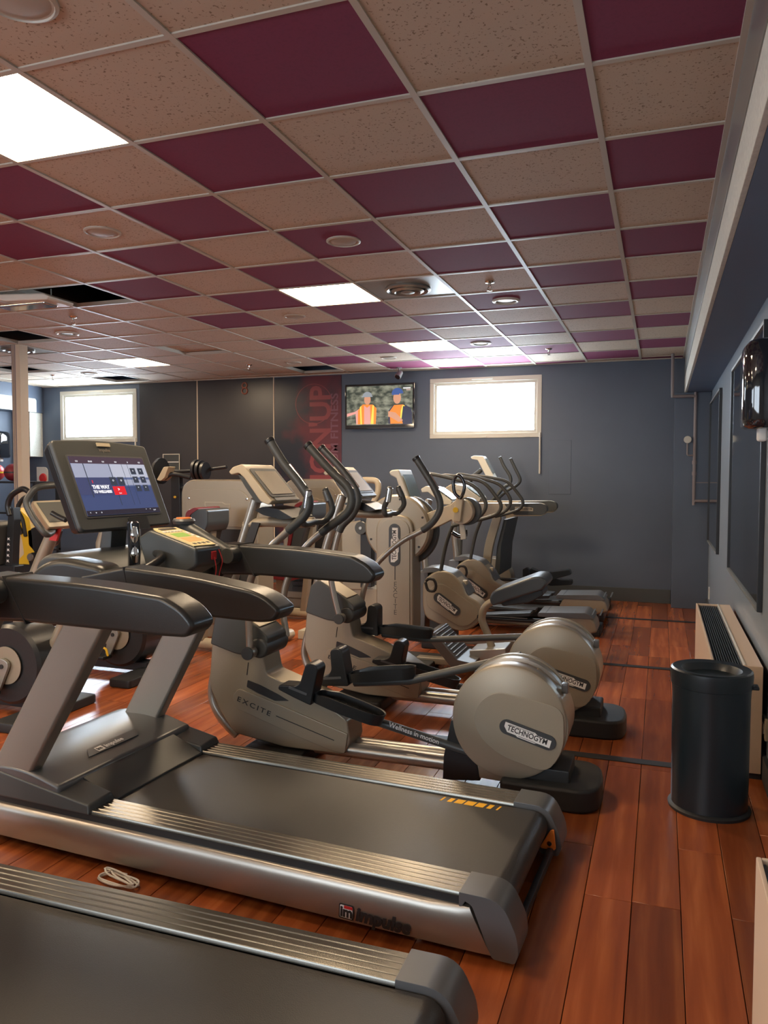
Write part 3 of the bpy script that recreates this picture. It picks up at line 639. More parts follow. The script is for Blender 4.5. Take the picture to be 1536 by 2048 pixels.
pg = TP(B().tube([(g1[0], .22, g1[1]), ((g1[0]+g2[0])/2+.004, .22, (g1[1]+g2[1])/2), (g2[0], .22, g2[1])], .024, 14), 'pulse_grip', 'gloss')
for a_, c_ in ((.12, .50), (.54, .92)):
    q = [(g1[0]+(g2[0]-g1[0])*k+.012, .212, g1[1]+(g2[1]-g1[1])*k) for k in (a_, (a_+c_)/2, c_)]
    TP(B().tube(q, [.012, .018, .012], 12, 4), 'sensor_plate', 'chrome', pg)
# touch screen console
BLp, BRp = QX(160, 1065, -1.80), QX(340, 1050, -1.80)
vc = (BLp.y+BRp.y)/2; W2 = (BRp.y-BLp.y)/2; zb = (BLp.z+BRp.z)/2
TLp, TRp = QX(88, 880, -1.96), QX(275, 885, -1.96)
zt_ = (TLp.z+TRp.z)/2; HH = math.hypot(zt_-zb, .16); CO = V((-1.80, vc, zb))
e2 = V((-.16, 0, zt_-zb)).normalized(); cm = pl(CO, (0, 1, 0), e2)
print('console', vc, W2, zb, zt_, HH)
bez = fillet([(-W2, 0), (W2, 0), (W2+.002, HH-.016), (0, HH+.004), (-W2-.002, HH-.010)], [.025, .025, .02, .3, .02], 5)
cs = TP(B().poly([(x*.93, HH*.5+(y-HH*.5)*.93, -.065) for x, y in bez], [(x, y, -.012) for x, y in bez]).xf(cm), 'console_back', 'black', None, .01)
bz = TP(B().poly([(x, y, -.014) for x, y in bez], [(x, y, .012) for x, y in bez]).xf(cm), 'console_bezel', 'dgrey', None, .008, 3)
sx0, sx1, sy0, sy1 = -W2*.80, W2*.80, HH*.155, HH*.80
flat('screen_rim', fillet(rect(sx0-.010, sx1+.010, sy0-.010, sy1+.008), .012), cm, 'cap', bz, .002, .0118, True)
um = emis('screen_blue', (.05, .07, .17)); nt = um.node_tree; N = nt.nodes
scn = flat('touch_screen', rect(sx0, sx1, sy0, sy1), cm, um, tm_, .003, .012, True)
SW, SH = sx1-sx0, sy1-sy0
def U(x0, x1, y0, y1, m_, z=.0155, nm='screen_graphic'): return flat(nm, rect(sx0+SW*x0, sx0+SW*x1, sy1-SH*y1, sy1-SH*y0), cm, m_, scn, .0003, z, True)
u1 = emis('ui_sky', (.30, .33, .45)); u2 = emis('ui_mid', (.10, .13, .26)); u3 = emis('ui_dark', (.025, .022, .035)); u4 = emis('ui_red', (.65, .02, .03)); u5 = emis('ui_tile', (.035, .045, .07)); u6 = emis('ui_white', (.8, .82, .9)); u7 = emis('ui_top', (.06, .04, .06)); u8 = emis('ui_pale', (.42, .45, .56))
U(0, 1, .12, .36, u1); U(.5, 1, .12, .5, u8, .0156); U(0, 1, .36, .52, u2, .0157); U(.62, 1, .40, .50, u1, .0158)
U(0, .62, .36, .66, emis('ui_navy', (.05, .06, .14)), .0160); U(0, 1, 0, .12, u7, .0159); U(0, 1, .92, 1, u3, .0159)
for a, b_ in ((.145, .155), (.48, .488), (.66, .664), (.74, .744)): U(a, b_, .12, .85 if a > .4 else .7, u5, .0162, 'screen_graphic')
def S(s, x, y, sz, m_='w', al='LEFT', bold=0): return text('screen_text', s, sz*SH, cm @ M.Translation((sx0+SW*x, sy1-SH*y, .0172)), u6 if m_ == 'w' else m_, scn, al, bold, .0002, local=True)
S('THE WAY', .17, .53, .085, bold=.0012); S('TO WELLNESS', .17, .61, .062, bold=.0009)
S('i', .19, .435, .07, u4, bold=.001)
U(.435, .60, .52, .67, u4, .0166); S('>', .51, .575, .07, al='CENTER', bold=.0008); S('Start', .515, .64, .03, al='CENTER')
for cx in (.43, .54): U(cx, cx+.085, .355, .50, u5, .0166); S('o', cx+.042, .41, .07, al='CENTER')
for r_, (ya, sh) in enumerate(((.19, 0), (.345, .015), (.50, .03))):
    for cx in (.76, .87): U(cx+sh*0, cx+.075, ya, ya+.115, u5, .0166); S('+' if r_ else 'x', cx+.037, ya+.045, .05, al='CENTER')
for k, s_ in enumerate(('0.0', '00:00', '0.0', '0.0', '0', '0.0')): S(s_, .08+.17*k, .085, .04, al='CENTER')
for x in (.04, .11, .18): S('o' if x > .05 else '<', x, .955, .045, al='CENTER')
for x in (.80, .86): S('*', x, .95, .04, al='CENTER')
S('12:47', .90, .965, .03)
text('brand_mark', 'impulse', .022, cm @ M.Translation((-.03, HH*.885, .0125)), 'silver', bz, 'LEFT', .0006, local=True)
flat('lens_strip', rect(-.035, .045, HH-.030, HH-.014), cm, 'beige', bz, .004, .012, True)
flat('port_tab', fillet(rect(-.0, .12, -.012, .045), .008), cm, 'black', bz, .006, .012, True); flat('port_symbol', rect(.03, .04, .012, .018), cm, 'white', bz, .0006, .0182, True)
TP(B().poly([(-.07, .03, -.07), (.07, .03, -.07), (.07, .09, -.07), (-.07, .09, -.07)], [(-.07, .03, -.02), (.07, .03, -.02), (.07, .09, -.02), (-.07, .09, -.02)]).xf(cm), 'neck_block', 'iron', None, .006)
TP(B().poly([(-1.86, vc-.05, 1.10), (-1.86, vc+.05, 1.10), (-1.93, vc+.05, 1.10), (-1.93, vc-.05, 1.10)], [(-1.84, vc-.05, zb+.06), (-1.84, vc+.05, zb+.06), (-1.89, vc+.05, zb+.06), (-1.89, vc-.05, zb+.06)]), 'neck', 'dgrey', None, .01)
# side logo on the near skirt
la = Q(678, 1818, -.0185); lb_ = Q(832, 1862, -.0185)
sm_ = pl((la[0], -.0188, la[1]-.004), (1, 0, -.03), (0.03, 0, 1)); LW = lb_[0]-la[0]
lg = flat('side_logo', fillet(rect(0, .052, -.022, .026), .007), sm_, 'ink', tm_, .0008, 0, True)
flat('logo_field', fillet(rect(.004, .048, -.018, .022), .004), sm_, 'white', lg, .0006, .0008, True)
flat('logo_red', rect(.018, .048, .012, .022), sm_, 'redb', lg, .0004, .0014, True)
text('lettering', 'im', .046, sm_ @ M.Translation((.005, .0, .0016)), 'ink', lg, 'LEFT', .0022, local=True, sx=.95)
text('lettering', 'impulse', .060, sm_ @ M.Translation((.058, .002, .0006)), 'ink', lg, 'LEFT', .0028, local=True, sx=(LW-.058)/.205, shear=.15)
mk_ = [x for x in bpy.data.objects if x.name.startswith('yellow_mark')]
for x in mk_: x.parent = None
tb2 = cop(tm_, V((-.45, 1.07, 0)), 'grey treadmill in the foreground, cut off at the bottom left corner', 0)
for x in mk_: x.parent = tm_
# loose cable between the treadmills
t = thing('cable_bundle', 'pale bundle of cable lying in the dark gap between the two treadmills', 'cable', (-1.75, 2.16, 0))
pc_ = PZ(240, 1757, .02)
rc = random.Random(3)
for k in range(4):
    P_ = [(pc_.x+.075*math.cos(a*1.1+k*1.7)*(1+.3*rc.random())+rc.uniform(-.02, .02), pc_.y+.035*math.sin(a*1.1+k)+rc.uniform(-.01, .01), .006+.006*k+.008*rc.random()) for a in range(7)]
    B().tube(P_, .0035, 6).out('cable_loop', 'paper', t)
# ================================================================= ELLIPTICALS
def elliptical():
    y0 = 3.42; yc = 3.56
    r = thing('elliptical', 'silver elliptical trainer nearest the camera, its whole round rear drum in view', 'elliptical', (-1.1, yc, 0), 'silver elliptical trainers')
    o = lambda b, n, m, p=None, bev=0, seg=2, **k: b.out(n, m, p or r, bev, seg, **k)
    # rear drum
    c = PY(1016, 1445, y0); R_ = .260
    dr = B().lathe([(.02, 0), (R_-.014, 0), (R_-.003, .006), (R_, .016), (R_, .045)], (c.x, y0, c.z), 'y', 64); d1 = o(dr, 'drum', 'tgsilver')
    o(B().lathe([(R_-.006, .044), (R_-.006, .10), (R_-.022, .105), (R_-.022, .175), (R_-.006, .18), (R_-.006, .24)], (c.x, y0, c.z), 'y', 64), 'drum_band', 'silver', d1)
    o(B().lathe([(R_, .238), (R_, .264), (R_-.003, .274), (R_-.014, .28), (.02, .28)], (c.x, y0, c.z), 'y', 64), 'drum_half', 'tgsilver', d1)
    # raised teardrop on the face
    tp = XZ([(1034, 1392), (1128, 1417), (1128, 1500), (1095, 1547), (1000, 1511), (962, 1478), (945, 1440), (960, 1400), (995, 1382)], y0)
    tp = [(-.5+0, 0)] and fillet(tp, [.06]*9, 4)
    o(B().pr(tp, y0-.005, y0+.002), 'face_plate', 'tgsilver', d1, .003)
    # tail housing (right side block) 
    tl_ = fillet([(c.x+.10, c.z+.225), (c.x+.235, c.z+.12), (c.x+.268, c.z+.02), (c.x+.262, c.z-.06), (c.x+.20, c.z-.19), (c.x+.08, c.z-.2)], [.02, .05, .05, .05, .05, .02])
    o(B().pr(tl_, y0+.012, y0+.268), 'tail_housing', 'tgsilver', d1, .02, 3)
    a = PY(1131, 1380, y0+.15); o(B().box(a.x-.015, a.x+.015, yc-.022, yc+.022, a.z-.01, a.z+.035).xf(M.Identity(4)), 'reflector', 'cap', d1, .006)
    b0, b1 = PY(1000, 1447, y0), PY(1112, 1490, y0); e1 = (b1-b0).normalized(); e2_ = V((0, -1, 0)).cross(e1)*1
    e2_ = V((-e1.z, 0, e1.x)); badge(r, (b0+b1)/2+V((0, -.006, 0)), e1, e2_, (b1-b0).length-.068, .034)
    # base
    o(B().prz(fillet([(-.66, 3.37), (-.30, 3.37), (-.235, 3.42), (-.22, 3.55), (-.24, 3.70), (-.30, 3.76), (-.66, 3.76)], [.03, .04, .04, .05, .04, .04, .03]), 0, .105), 'rear_foot', 'rubber', None, .016, 3)
    o(B().prz([(-.60, 3.44), (-.36, 3.44), (-.36, 3.68), (-.60, 3.68)], .08, .16), 'foot_block', 'rubber', None, .01)
    o(B().prz(fillet([(-2.0, 3.38), (-1.66, 3.38), (-1.66, 3.74), (-2.0, 3.74)], .03), 0, .075), 'front_foot', 'rubber', None, .016, 3)
    for y_ in (yc-.045, yc+.045): o(B().tube([(-1.62, y_, .10), (-.60, y_, .10)], .036, 16, 0), 'base_tube', 'tube')
    o(B().pr(XZ([(885, 1560), (887, 1512), (902, 1440), (935, 1440), (960, 1562)], 3.47), 3.47, 3.65), 'drum_bracket', 'black', None, .004)
    o(B().pr(XZ([(955, 1528), (1015, 1535), (1015, 1566), (958, 1556)], 3.45), 3.45, 3.67), 'drum_neck', 'tgsilver', None, .006)
    # body
    bd = fillet(XZ([(424, 1282), (418, 1370), (440, 1421), (468, 1466), (567, 1494), (686, 1510), (700, 1487), (694, 1441), (640, 1398), (533, 1349), (524, 1300)], 3.47), [.01, .05, .03, .02, .02, .02, .02, .02, .3, .02, .01], 4)
    bo = o(B().pr(bd, 3.47, 3.65), 'body', 'tgsilver', None, .012, 3)
    sl = fillet(XZ([(495, 1360), (520, 1370), (555, 1388), (578, 1402), (550, 1402), (515, 1386), (493, 1374)], 3.467), .006)
    o(B().pr(sl, 3.4675, 3.49), 'body_slot', 'ink', bo, .001, 1)
    bg = fillet(XZ([(464, 1394), (478, 1376), (556, 1408), (696, 1468), (690, 1507), (660, 1500), (567, 1460), (472, 1416)], 3.465), [.02, .02, .1, .01, .01, .02, .1, .02])
    o(B().pr(bg, 3.460, 3.472), 'body_badge', 'tgsilver', bo, .004)
    p0, p1 = PY(474, 1397, 3.459), PY(548, 1432, 3.459); e = (p1-p0).normalized()
    text('lettering', 'EXCITE', .036, pl(p0, e, (-e.z, 0, e.x)), 'ink', bo, 'LEFT', .0003, sx=(p1-p0).length/.036/4.55, spc=1.35)
    a, b_ = PY(552, 1431, 3.459), PY(668, 1480, 3.459); o(B().pr([(a.x, a.z), (b_.x, b_.z), (b_.x, b_.z-.004), (a.x, a.z-.004)], 3.458, 3.461), 'body_line', 'ink', bo)
    a, b_ = PY(493, 1350, 3.468), PY(496, 1325, 3.468); o(B().pr([(a.x, a.z), (a.x+.003, a.z), (b_.x+.003, b_.z), (b_.x, b_.z)], 3.467, 3.471), 'body_line', 'ink', bo)
    # nose bumper tube
    o(B().tube([PY(x, y, yc) for x, y in ((440, 1300), (424, 1370), (430, 1410), (455, 1448), (474, 1470))], [.018, .022, .03, .022], 12), 'nose_tube', 'tube')
    # hood and pivot housing
    hh = fillet(XZ([(432, 1222), (420, 1288), (470, 1308), (520, 1316), (533, 1300), (536, 1275), (515, 1255), (470, 1222), (450, 1208)], 3.455), [.01, .01, .02, .01, .02, .02, .02, .02, .02])
    o(B().pr(hh, 3.455, 3.665), 'pivot_hood', 'dgrey', None, .014, 3)
    hc = XZ([(455, 1208), (520, 1253), (517, 1257), (450, 1214)], 3.47)
    h2 = o(B().pr(hc, 3.47, 3.65), 'hood_cover', 'tgsilver', None, .004)
    k1 = PY(500, 1305, 3.395); kx, kz_ = k1.x, k1.z
    o(B().cyl((kx+.02, 3.44, kz_+.012), (kx+.02, 3.68, kz_+.012), .052, seg=28), 'pivot_housing', 'dgrey', None, .012, 3)
    lm = pl((kx+.035, 3.56, kz_+.0655), (0, 1, 0), (-.98, 0, .1)); lo_ = flat('gold_mark', [(-.035, -.008), (.025, -.012), (.04, .0), (.028, .012), (-.02, .014), (-.04, .004)], lm, mat('gold_print', (.7, .5, .08), .4), r, .001)
    for y_, s_ in ((3.395, -1), (3.725, 1)):
        kk = o(B().cyl((kx, y_-.03, kz_), (kx, y_+.03, kz_), .030, seg=24), 'pivot_elbow', 'tube', None, .006)
        o(B().cyl((kx, y_+s_*.026-.008, kz_), (kx, y_+s_*.026+.008, kz_), .033, seg=24), 'pivot_cap', 'dgrey', kk, .004)
    # main column, console
    o(B().tube([PY(x, y, yc) for x, y in ((452, 1225), (476, 1120), (512, 1000))], .029, 16, 4), 'column', 'tube')
    st = XZ([(489, 1086), (504, 1044), (520, 1046), (506, 1088)], yc-.032); o(B().pr(st, yc-.036, yc-.024), 'column_label', 'ink', None, .002)
    cp = fillet(XZ([(458, 944), (466, 934), (484, 928), (492, 936), (545, 1003), (538, 1010), (522, 1004), (488, 955), (478, 946), (463, 950)], 3.40), .008, 3)
    k = o(B().pr(cp, 3.395, 3.715), 'console_shell', 'beige', None, .012, 3)
    cb = fillet(XZ([(476, 948), (490, 955), (526, 1006), (512, 1004), (492, 975)], 3.41), .006); o(B().pr(cb, 3.405, 3.705), 'console_back', 'dgrey', k, .01)
    a, b_ = PY(489, 934, 3.40), PY(543, 1002, 3.40); e = (a-b_).normalized(); nn = V((-e.z*-1, 0, -e.x)).normalized()
    mt_ = pl(V(((a.x+b_.x)/2, 3.555, (a.z+b_.z)/2)), (0, 1, 0), e); n3 = V((mt_[0][2], mt_[1][2], mt_[2][2])); hl = (a-b_).length/2
    mt_ = M.Translation(n3*.004) @ mt_
    f1 = flat('screen_frame', fillet(rect(-.14, .14, -hl+.02, hl-.015), .02), mt_, 'glass' if 0 else 'dgrey', k, .004, 0)
    flat('console_screen', rect(-.105, .115, -hl+.035, hl-.035), mt_, mat('beige_screen', (.56, .51, .41), .2, noise=.15, nscale=8), k, .002, .004)
    flat('console_buttons', fillet(rect(-.12, .12, -hl-.006, -hl+.014), .006), mt_, 'cap', k, .004, .001)
    # static bars and tray
    hb = (526, 1045)
    o(B().tube([PY(*p, yc) for p in ((490, 1052), (526, 1044), (590, 1046), (628, 1044))], .026, 14), 'bar_boom', 'tgsilver')
    o(B().tube([PY(628, 1044, yc), PY(608, 1048, 3.42), PY(604, 1030, 3.40), PY(610, 1012, 3.39), PY(617, 980, 3.39)], .0165, 12), 'hand_bar', 'dgrey')
    o(B().tube([PY(612, 1016, 3.39), PY(617, 982, 3.39)], .0185, 12, 0), 'hand_sensor', 'chrome')
    o(B().tube([PY(628, 1044, yc), PY(648, 1042, 3.70), PY(664, 1022, 3.72), PY(660, 1000, 3.72), PY(650, 978, 3.72)], .0165, 12), 'hand_bar', 'dgrey')
    o(B().tube([PY(658, 1002, 3.72), PY(651, 982, 3.72)], .0185, 12, 0), 'hand_sensor', 'cap')
    o(B().pr(fillet(XZ([(512, 1020), (530, 1013), (560, 1018), (590, 1036), (570, 1040), (530, 1030)], 3.46), .01), 3.44, 3.68), 'accessory_tray', 'black', None, .006)
    return r
def arms(r, near, far, nearj, farj, yn=3.395, yf=3.725):
    for pts, j, y_ in ((near, nearj, yn), (far, farj, yf)):
        P = [PY(x, y, y_) for x, y in pts]
        full = crom(P, 6); k = j*6
        m1 = B().tube(full[:k+1], .0185, 14, 0).out('lever', 'tube', r)
        B().tube(full[k-1:], .0225, 14, 0).out('lever_grip', 'dgrey', m1)
        e = full[-1]; f = full[-3]; d = (e-f).normalized(); B().cyl(e-d*.006, e+d*.014, .026, seg=18).out('grip_end', 'black', m1, .004)
        g = full[-14]; h_ = full[-8]; n_ = V((.023, 0, .008)); B().tube([g+n_, (g+h_)/2+n_, h_+n_], .006, 8).out('sensor_strip', 'chrome', m1)
def pedal(r, cx, cz, ya, yb, ang, link_to, txt=None, z_tip=None):
    m_ = M.Translation((cx, 0, cz)) @ M.Rotation(-ang, 4, 'Y')
    hw = (yb-ya)/2; ym = (ya+yb)/2
    ol = fillet([(-.02, -hw*.75), (.10, -hw), (.20, -hw), (.31, -hw*.8), (.345, -hw*.3), (.345, hw*.3), (.31, hw*.8), (.20, hw), (.10, hw), (-.02, hw*.75)], .03, 3)
    b = B(); up = [(x, ym+y, .0+.012*(x > .05)) for x, y in ol]; dn = [(x*.97, ym+y*.9, -.045) for x, y in ol]
    inn = [(.01+x*.95, ym+y*.88, .0+.010*(x > .05)) for x, y in ol]; bot = [(.012+x*.93, ym+y*.82, -.022) for x, y in ol]
    b.loft([dn, up, inn, bot]); p_ = b.xf(m_).out('pedal', 'black', r)
    for k in range(7): B().box(.06+.035*k, .064+.035*k, ym-hw*.6, ym+hw*.6, -.0225, -.0195).xf(m_).out('tread_rib', 'rubber', p_)
    bt_ = fillet([(-.20, -.045), (-.20, -.02), (-.115, .005), (-.095, .03), (-.09, .125), (-.07, .14), (-.035, .138), (-.02, .12), (-.015, -.0), (-.01, -.06), (-.10, -.055)], .012)
    h_ = B().pr(bt_, ym-hw*.95, ym+hw*.6).xf(m_).out('toe_block', 'black', r, .008, 3)
    B().pr(fillet([(-.145, -.018), (-.145, -.006), (-.045, -.006), (-.045, -.018)], .004), ym-hw*.95-.002, ym-hw*.94).xf(m_).out('toe_plate', 'cap', h_)
    a = m_ @ V((.0, ym, -.055)); b_ = V(link_to); dl = .062 if cz < .42 else 0; b_.y = ym+dl; a.y += dl
    lk = B().tube([a, m_ @ V((.30, ym+dl, -.06)), b_], .021, 14, 0).out('link_arm', 'dgrey', p_)
    if txt:
        s_ = a.lerp(b_, .42); e_ = (b_-s_).normalized()
        text('lettering', txt, .034, pl(s_+V((0, -.0225, 0)), e_, (-e_.z, 0, e_.x)), 'white', p_, 'LEFT', .0002, sx=.95)
e1_ = elliptical()
arms(e1_, [(500, 1303), (497, 1205), (505, 1150), (540, 1097), (583, 1056), (610, 1030), (618, 1000), (600, 968), (566, 925), (540, 883)],
     [(573, 1272), (566, 1215), (575, 1160), (607, 1100), (650, 1060), (690, 1030), (703, 1005), (696, 975), (660, 940), (617, 892)], 4, 4)
pa = PY(640, 1385, 3.40); pb = PY(705, 1345, 3.68)
pedal(e1_, pa.x, pa.z, 3.345, 3.475, math.radians(-15), (-.72, 3.4, .16), 'Wellness in motion')
pedal(e1_, pb.x, pb.z, 3.625, 3.755, math.radians(8), (-.62, 3.7, .60))
# second one: same build moved back, own levers and pedals
def body_copy(root, d, label):
    skip = {'lever', 'pedal', 'toe_block'}
    def cp_(o_, par):
        c = o_.copy(); COL.objects.link(c); c.parent = par
        for ch in [x for x in bpy.data.objects if x.parent == o_ and x.name.split('.')[0] not in skip]: cp_(ch, c)
        return c
    r = cp_(root, None); r.location = root.location+V(d); r['label'] = label; return r
DY = 1.02; e2_r = body_copy(e1_, (.06, DY, 0), 'second silver elliptical trainer, its drum half hidden behind the nearest one')
arms(e2_r, [(679, 1236), (668, 1190), (662, 1150), (668, 1105), (682, 1056), (705, 1030), (716, 1000), (708, 972), (680, 935), (644, 897)],
     [(722, 1210), (730, 1172), (752, 1130), (800, 1085), (852, 1056), (875, 1030), (880, 1005), (868, 975), (850, 945), (833, 918)], 4, 4, 3.395+DY, 3.725+DY)
pa = PY(812, 1328, 3.4+DY); pb = PY(765, 1252, 3.68+DY)
pedal(e2_r, pa.x, pa.z, 3.345+DY, 3.475+DY, math.radians(-13), (-.66, 3.4+DY, .17))
pedal(e2_r, pb.x, pb.z, 3.625+DY, 3.755+DY, math.radians(-2), (-.60, 3.7+DY, .50))
# ================================================================= BACKGROUND MACHINES
def part(r, b, n, m, p=None, bev=0, seg=2, **k): return b.out(n, m, p or r, bev, seg, **k)
# ---- arm ergometer
Y0 = 5.55; YC = Y0+.105
r = thing('arm_ergometer', 'tall silver arm crank machine with a round head and a lettered column', 'arm ergometer', (-1.95, YC, 0))
colp = fillet(XZ([(752, 1262), (752, 1030), (826, 1030), (826, 1262)], Y0), [0, .13, .13, 0], 8)
c_ = part(r, B().pr(colp, Y0, Y0+.21), 'column', 'tgsilver', None, .012, 3)
part(r, B().pr(fillet(XZ([(758, 1258), (758, 1038), (820, 1038), (820, 1258)], Y0), [0, .11, .11, 0], 8), Y0-.008, Y0+.002), 'column_face', 'tgsilver', c_, .004)
hc = PY(793, 1057, Y0+.03)
part(r, B().lathe([(.02, 0), (.245, 0), (.26, .015), (.26, .12), (.02, .12)], (hc.x, Y0+.03, hc.z), 'y', 48), 'head_disc', 'tgsilver')
part(r, B().lathe([(.02, 0), (.27, 0), (.275, .01), (.275, .05), (.02, .06)], (hc.x+.02, Y0+.15, hc.z-.02), 'y', 48), 'head_ring', 'dgrey')
for a in range(6):
    an = a*PI/3+.4; part(r, B().cyl((hc.x+.225*math.cos(an), Y0+.026, hc.z+.225*math.sin(an)), (hc.x+.225*math.cos(an), Y0+.031, hc.z+.225*math.sin(an)), .009, seg=10), 'screw', 'ink', None)
b0 = PY(789, 1090, Y0-.01); badge(r, b0, (0, 0, 1), (-1, 0, 0), .235, .045)
a, b_ = PY(790, 1128, Y0-.009), PY(790, 1160, Y0-.009); part(r, B().box(a.x-.003, a.x+.003, Y0-.010, Y0-.007, b_.z, a.z), 'column_line', 'ink')
for k, ch in enumerate('EXCITE'):
    q = PY(790.5, 1169+11.2*k, Y0-.0085); text('lettering', ch, .055, pl(q, (1, 0, 0), (0, 0, 1)), 'ink', c_, 'CENTER', -.0008)
part(r, B().prz(fillet([(-2.2, Y0-.12), (-1.6, Y0-.12), (-1.6, Y0+.33), (-2.2, Y0+.33)], .05), 0, .06), 'base_foot', 'rubber', None, .015)
cp2 = fillet(XZ([(778, 944), (783, 940), (797, 939), (822, 1006), (816, 1010), (808, 1006), (792, 956), (780, 950)], 5.60), .01)
k_ = part(r, B().pr(cp2, 5.60, 5.92), 'console_shell', 'frame', None, .012, 3)
a, b_ = PY(798, 942, 5.6), PY(820, 1004, 5.6); e = (a-b_).normalized(); mt_ = pl(V(((a.x+b_.x)/2+.006, 5.76, (a.z+b_.z)/2+.001)), (0, 1, 0), e); hl = (a-b_).length/2
flat('console_screen', rect(-.125, .130, -hl+.04, hl-.03), mt_, 'glassb', k_, .003, .002)
part(r, B().tube([PY(806, 1005, 5.7), PY(812, 1030, 5.7)], .03, 12, 0), 'console_neck', 'dgrey')
ap = fillet(XZ([(838, 1032), (905, 1007), (914, 1034), (846, 1067)], 5.62), .01)
ar = part(r, B().pr(ap, 5.62, 5.74), 'crank_boom', 'beige', None, .01); part(r, B().cyl(PY(868, 1040, 5.615), PY(868, 1040, 5.622), .01, seg=10), 'bolt', 'ink', ar)
hb = PY(925, 1023, 5.66); hub = part(r, B().lathe([(.02, 0), (.09, 0), (.095, .02), (.095, .07), (.02, .07)], (hb.x, 5.60, hb.z), 'y', 32), 'crank_hub', 'beige')
part(r, B().lathe([(.02, 0), (.105, 0), (.105, .06), (.02, .06)], (hb.x+.025, 5.68, hb.z), 'y', 32), 'hub_cover', 'dgrey', hub)
cr1 = part(r, B().pr(fillet(XZ([(905, 1042), (912, 994), (926, 996), (920, 1044)], 5.56), .012), 5.56, 5.60), 'crank_arm', 'beige', None, .006)
part(r, B().cyl(PY(911, 1020, 5.545), PY(911, 1020, 5.565), .02, seg=16), 'crank_bolt', 'yellow', cr1)
lp = [PY(x, y, 5.54) for x, y in ((919, 996), (909, 985), (907, 962), (914, 951), (923, 955), (929, 972), (925, 990), (920, 997))]
part(r, B().tube(lp, .013, 10, 4), 'loop_handle', 'gloss', cr1)
part(r, B().pr(XZ([(918, 1045), (928, 1045), (932, 1078), (921, 1080)], 5.72), 5.72, 5.75), 'crank_arm', 'frame', None, .005)
part(r, B().tube([PY(x, y, 5.76) for x, y in ((905, 1066), (918, 1073), (930, 1072), (931, 1060))], .016, 10), 'loop_handle', 'gloss')
# seat, post, beam and ramp of the ergometer
part(r, B().tube([PY(x, y, 5.65) for x, y in ((1000, 1196), (972, 1212), (964, 1238), (975, 1268), (986, 1302))], .028, 14), 'seat_post', 'tgsilver')
st = fillet(XZ([(979, 1198), (985, 1182), (1030, 1166), (1068, 1152), (1088, 1154), (1095, 1168), (1085, 1180), (1030, 1196), (985, 1212)], 5.5), [.02, .03, .1, .04, .03, .02, .03, .1, .02])
se = part(r, B().pr(st, 5.48, 5.84), 'seat', 'seat', None, .03, 4)
part(r, B().pr(fillet(XZ([(1000, 1200), (1085, 1178), (1088, 1190), (1060, 1205), (1005, 1212)], 5.55), .02), 5.53, 5.79), 'seat_pan', 'black', se, .01)
part(r, B().pr(fillet(XZ([(940, 1300), (1012, 1296), (1014, 1320), (942, 1328)], 5.55), .01), 5.53, 5.78), 'seat_base', 'tube', None, .01)
rp = XZ([(850, 1268), (868, 1264), (915, 1318), (948, 1326), (948, 1338), (905, 1336)], 5.35)
ra = part(r, B().pr(rp, 5.33, 5.72), 'ribbed_ramp', 'hood', None, .006)
p0, p1 = PY(870, 1266, 5.35), PY(914, 1317, 5.35)
for k in range(8):
    q = V(p0).lerp(p1, (k+.5)/8); part(r, B().box(q.x-.004, q.x+.004, 5.36, 5.69, q.z-.001, q.z+.006), 'ramp_rib', 'cap', ra)
part(r, B().box(-1.75, -1.2, 5.62, 5.70, .03, .08), 'base_beam', 'tgsilver', None, .01)
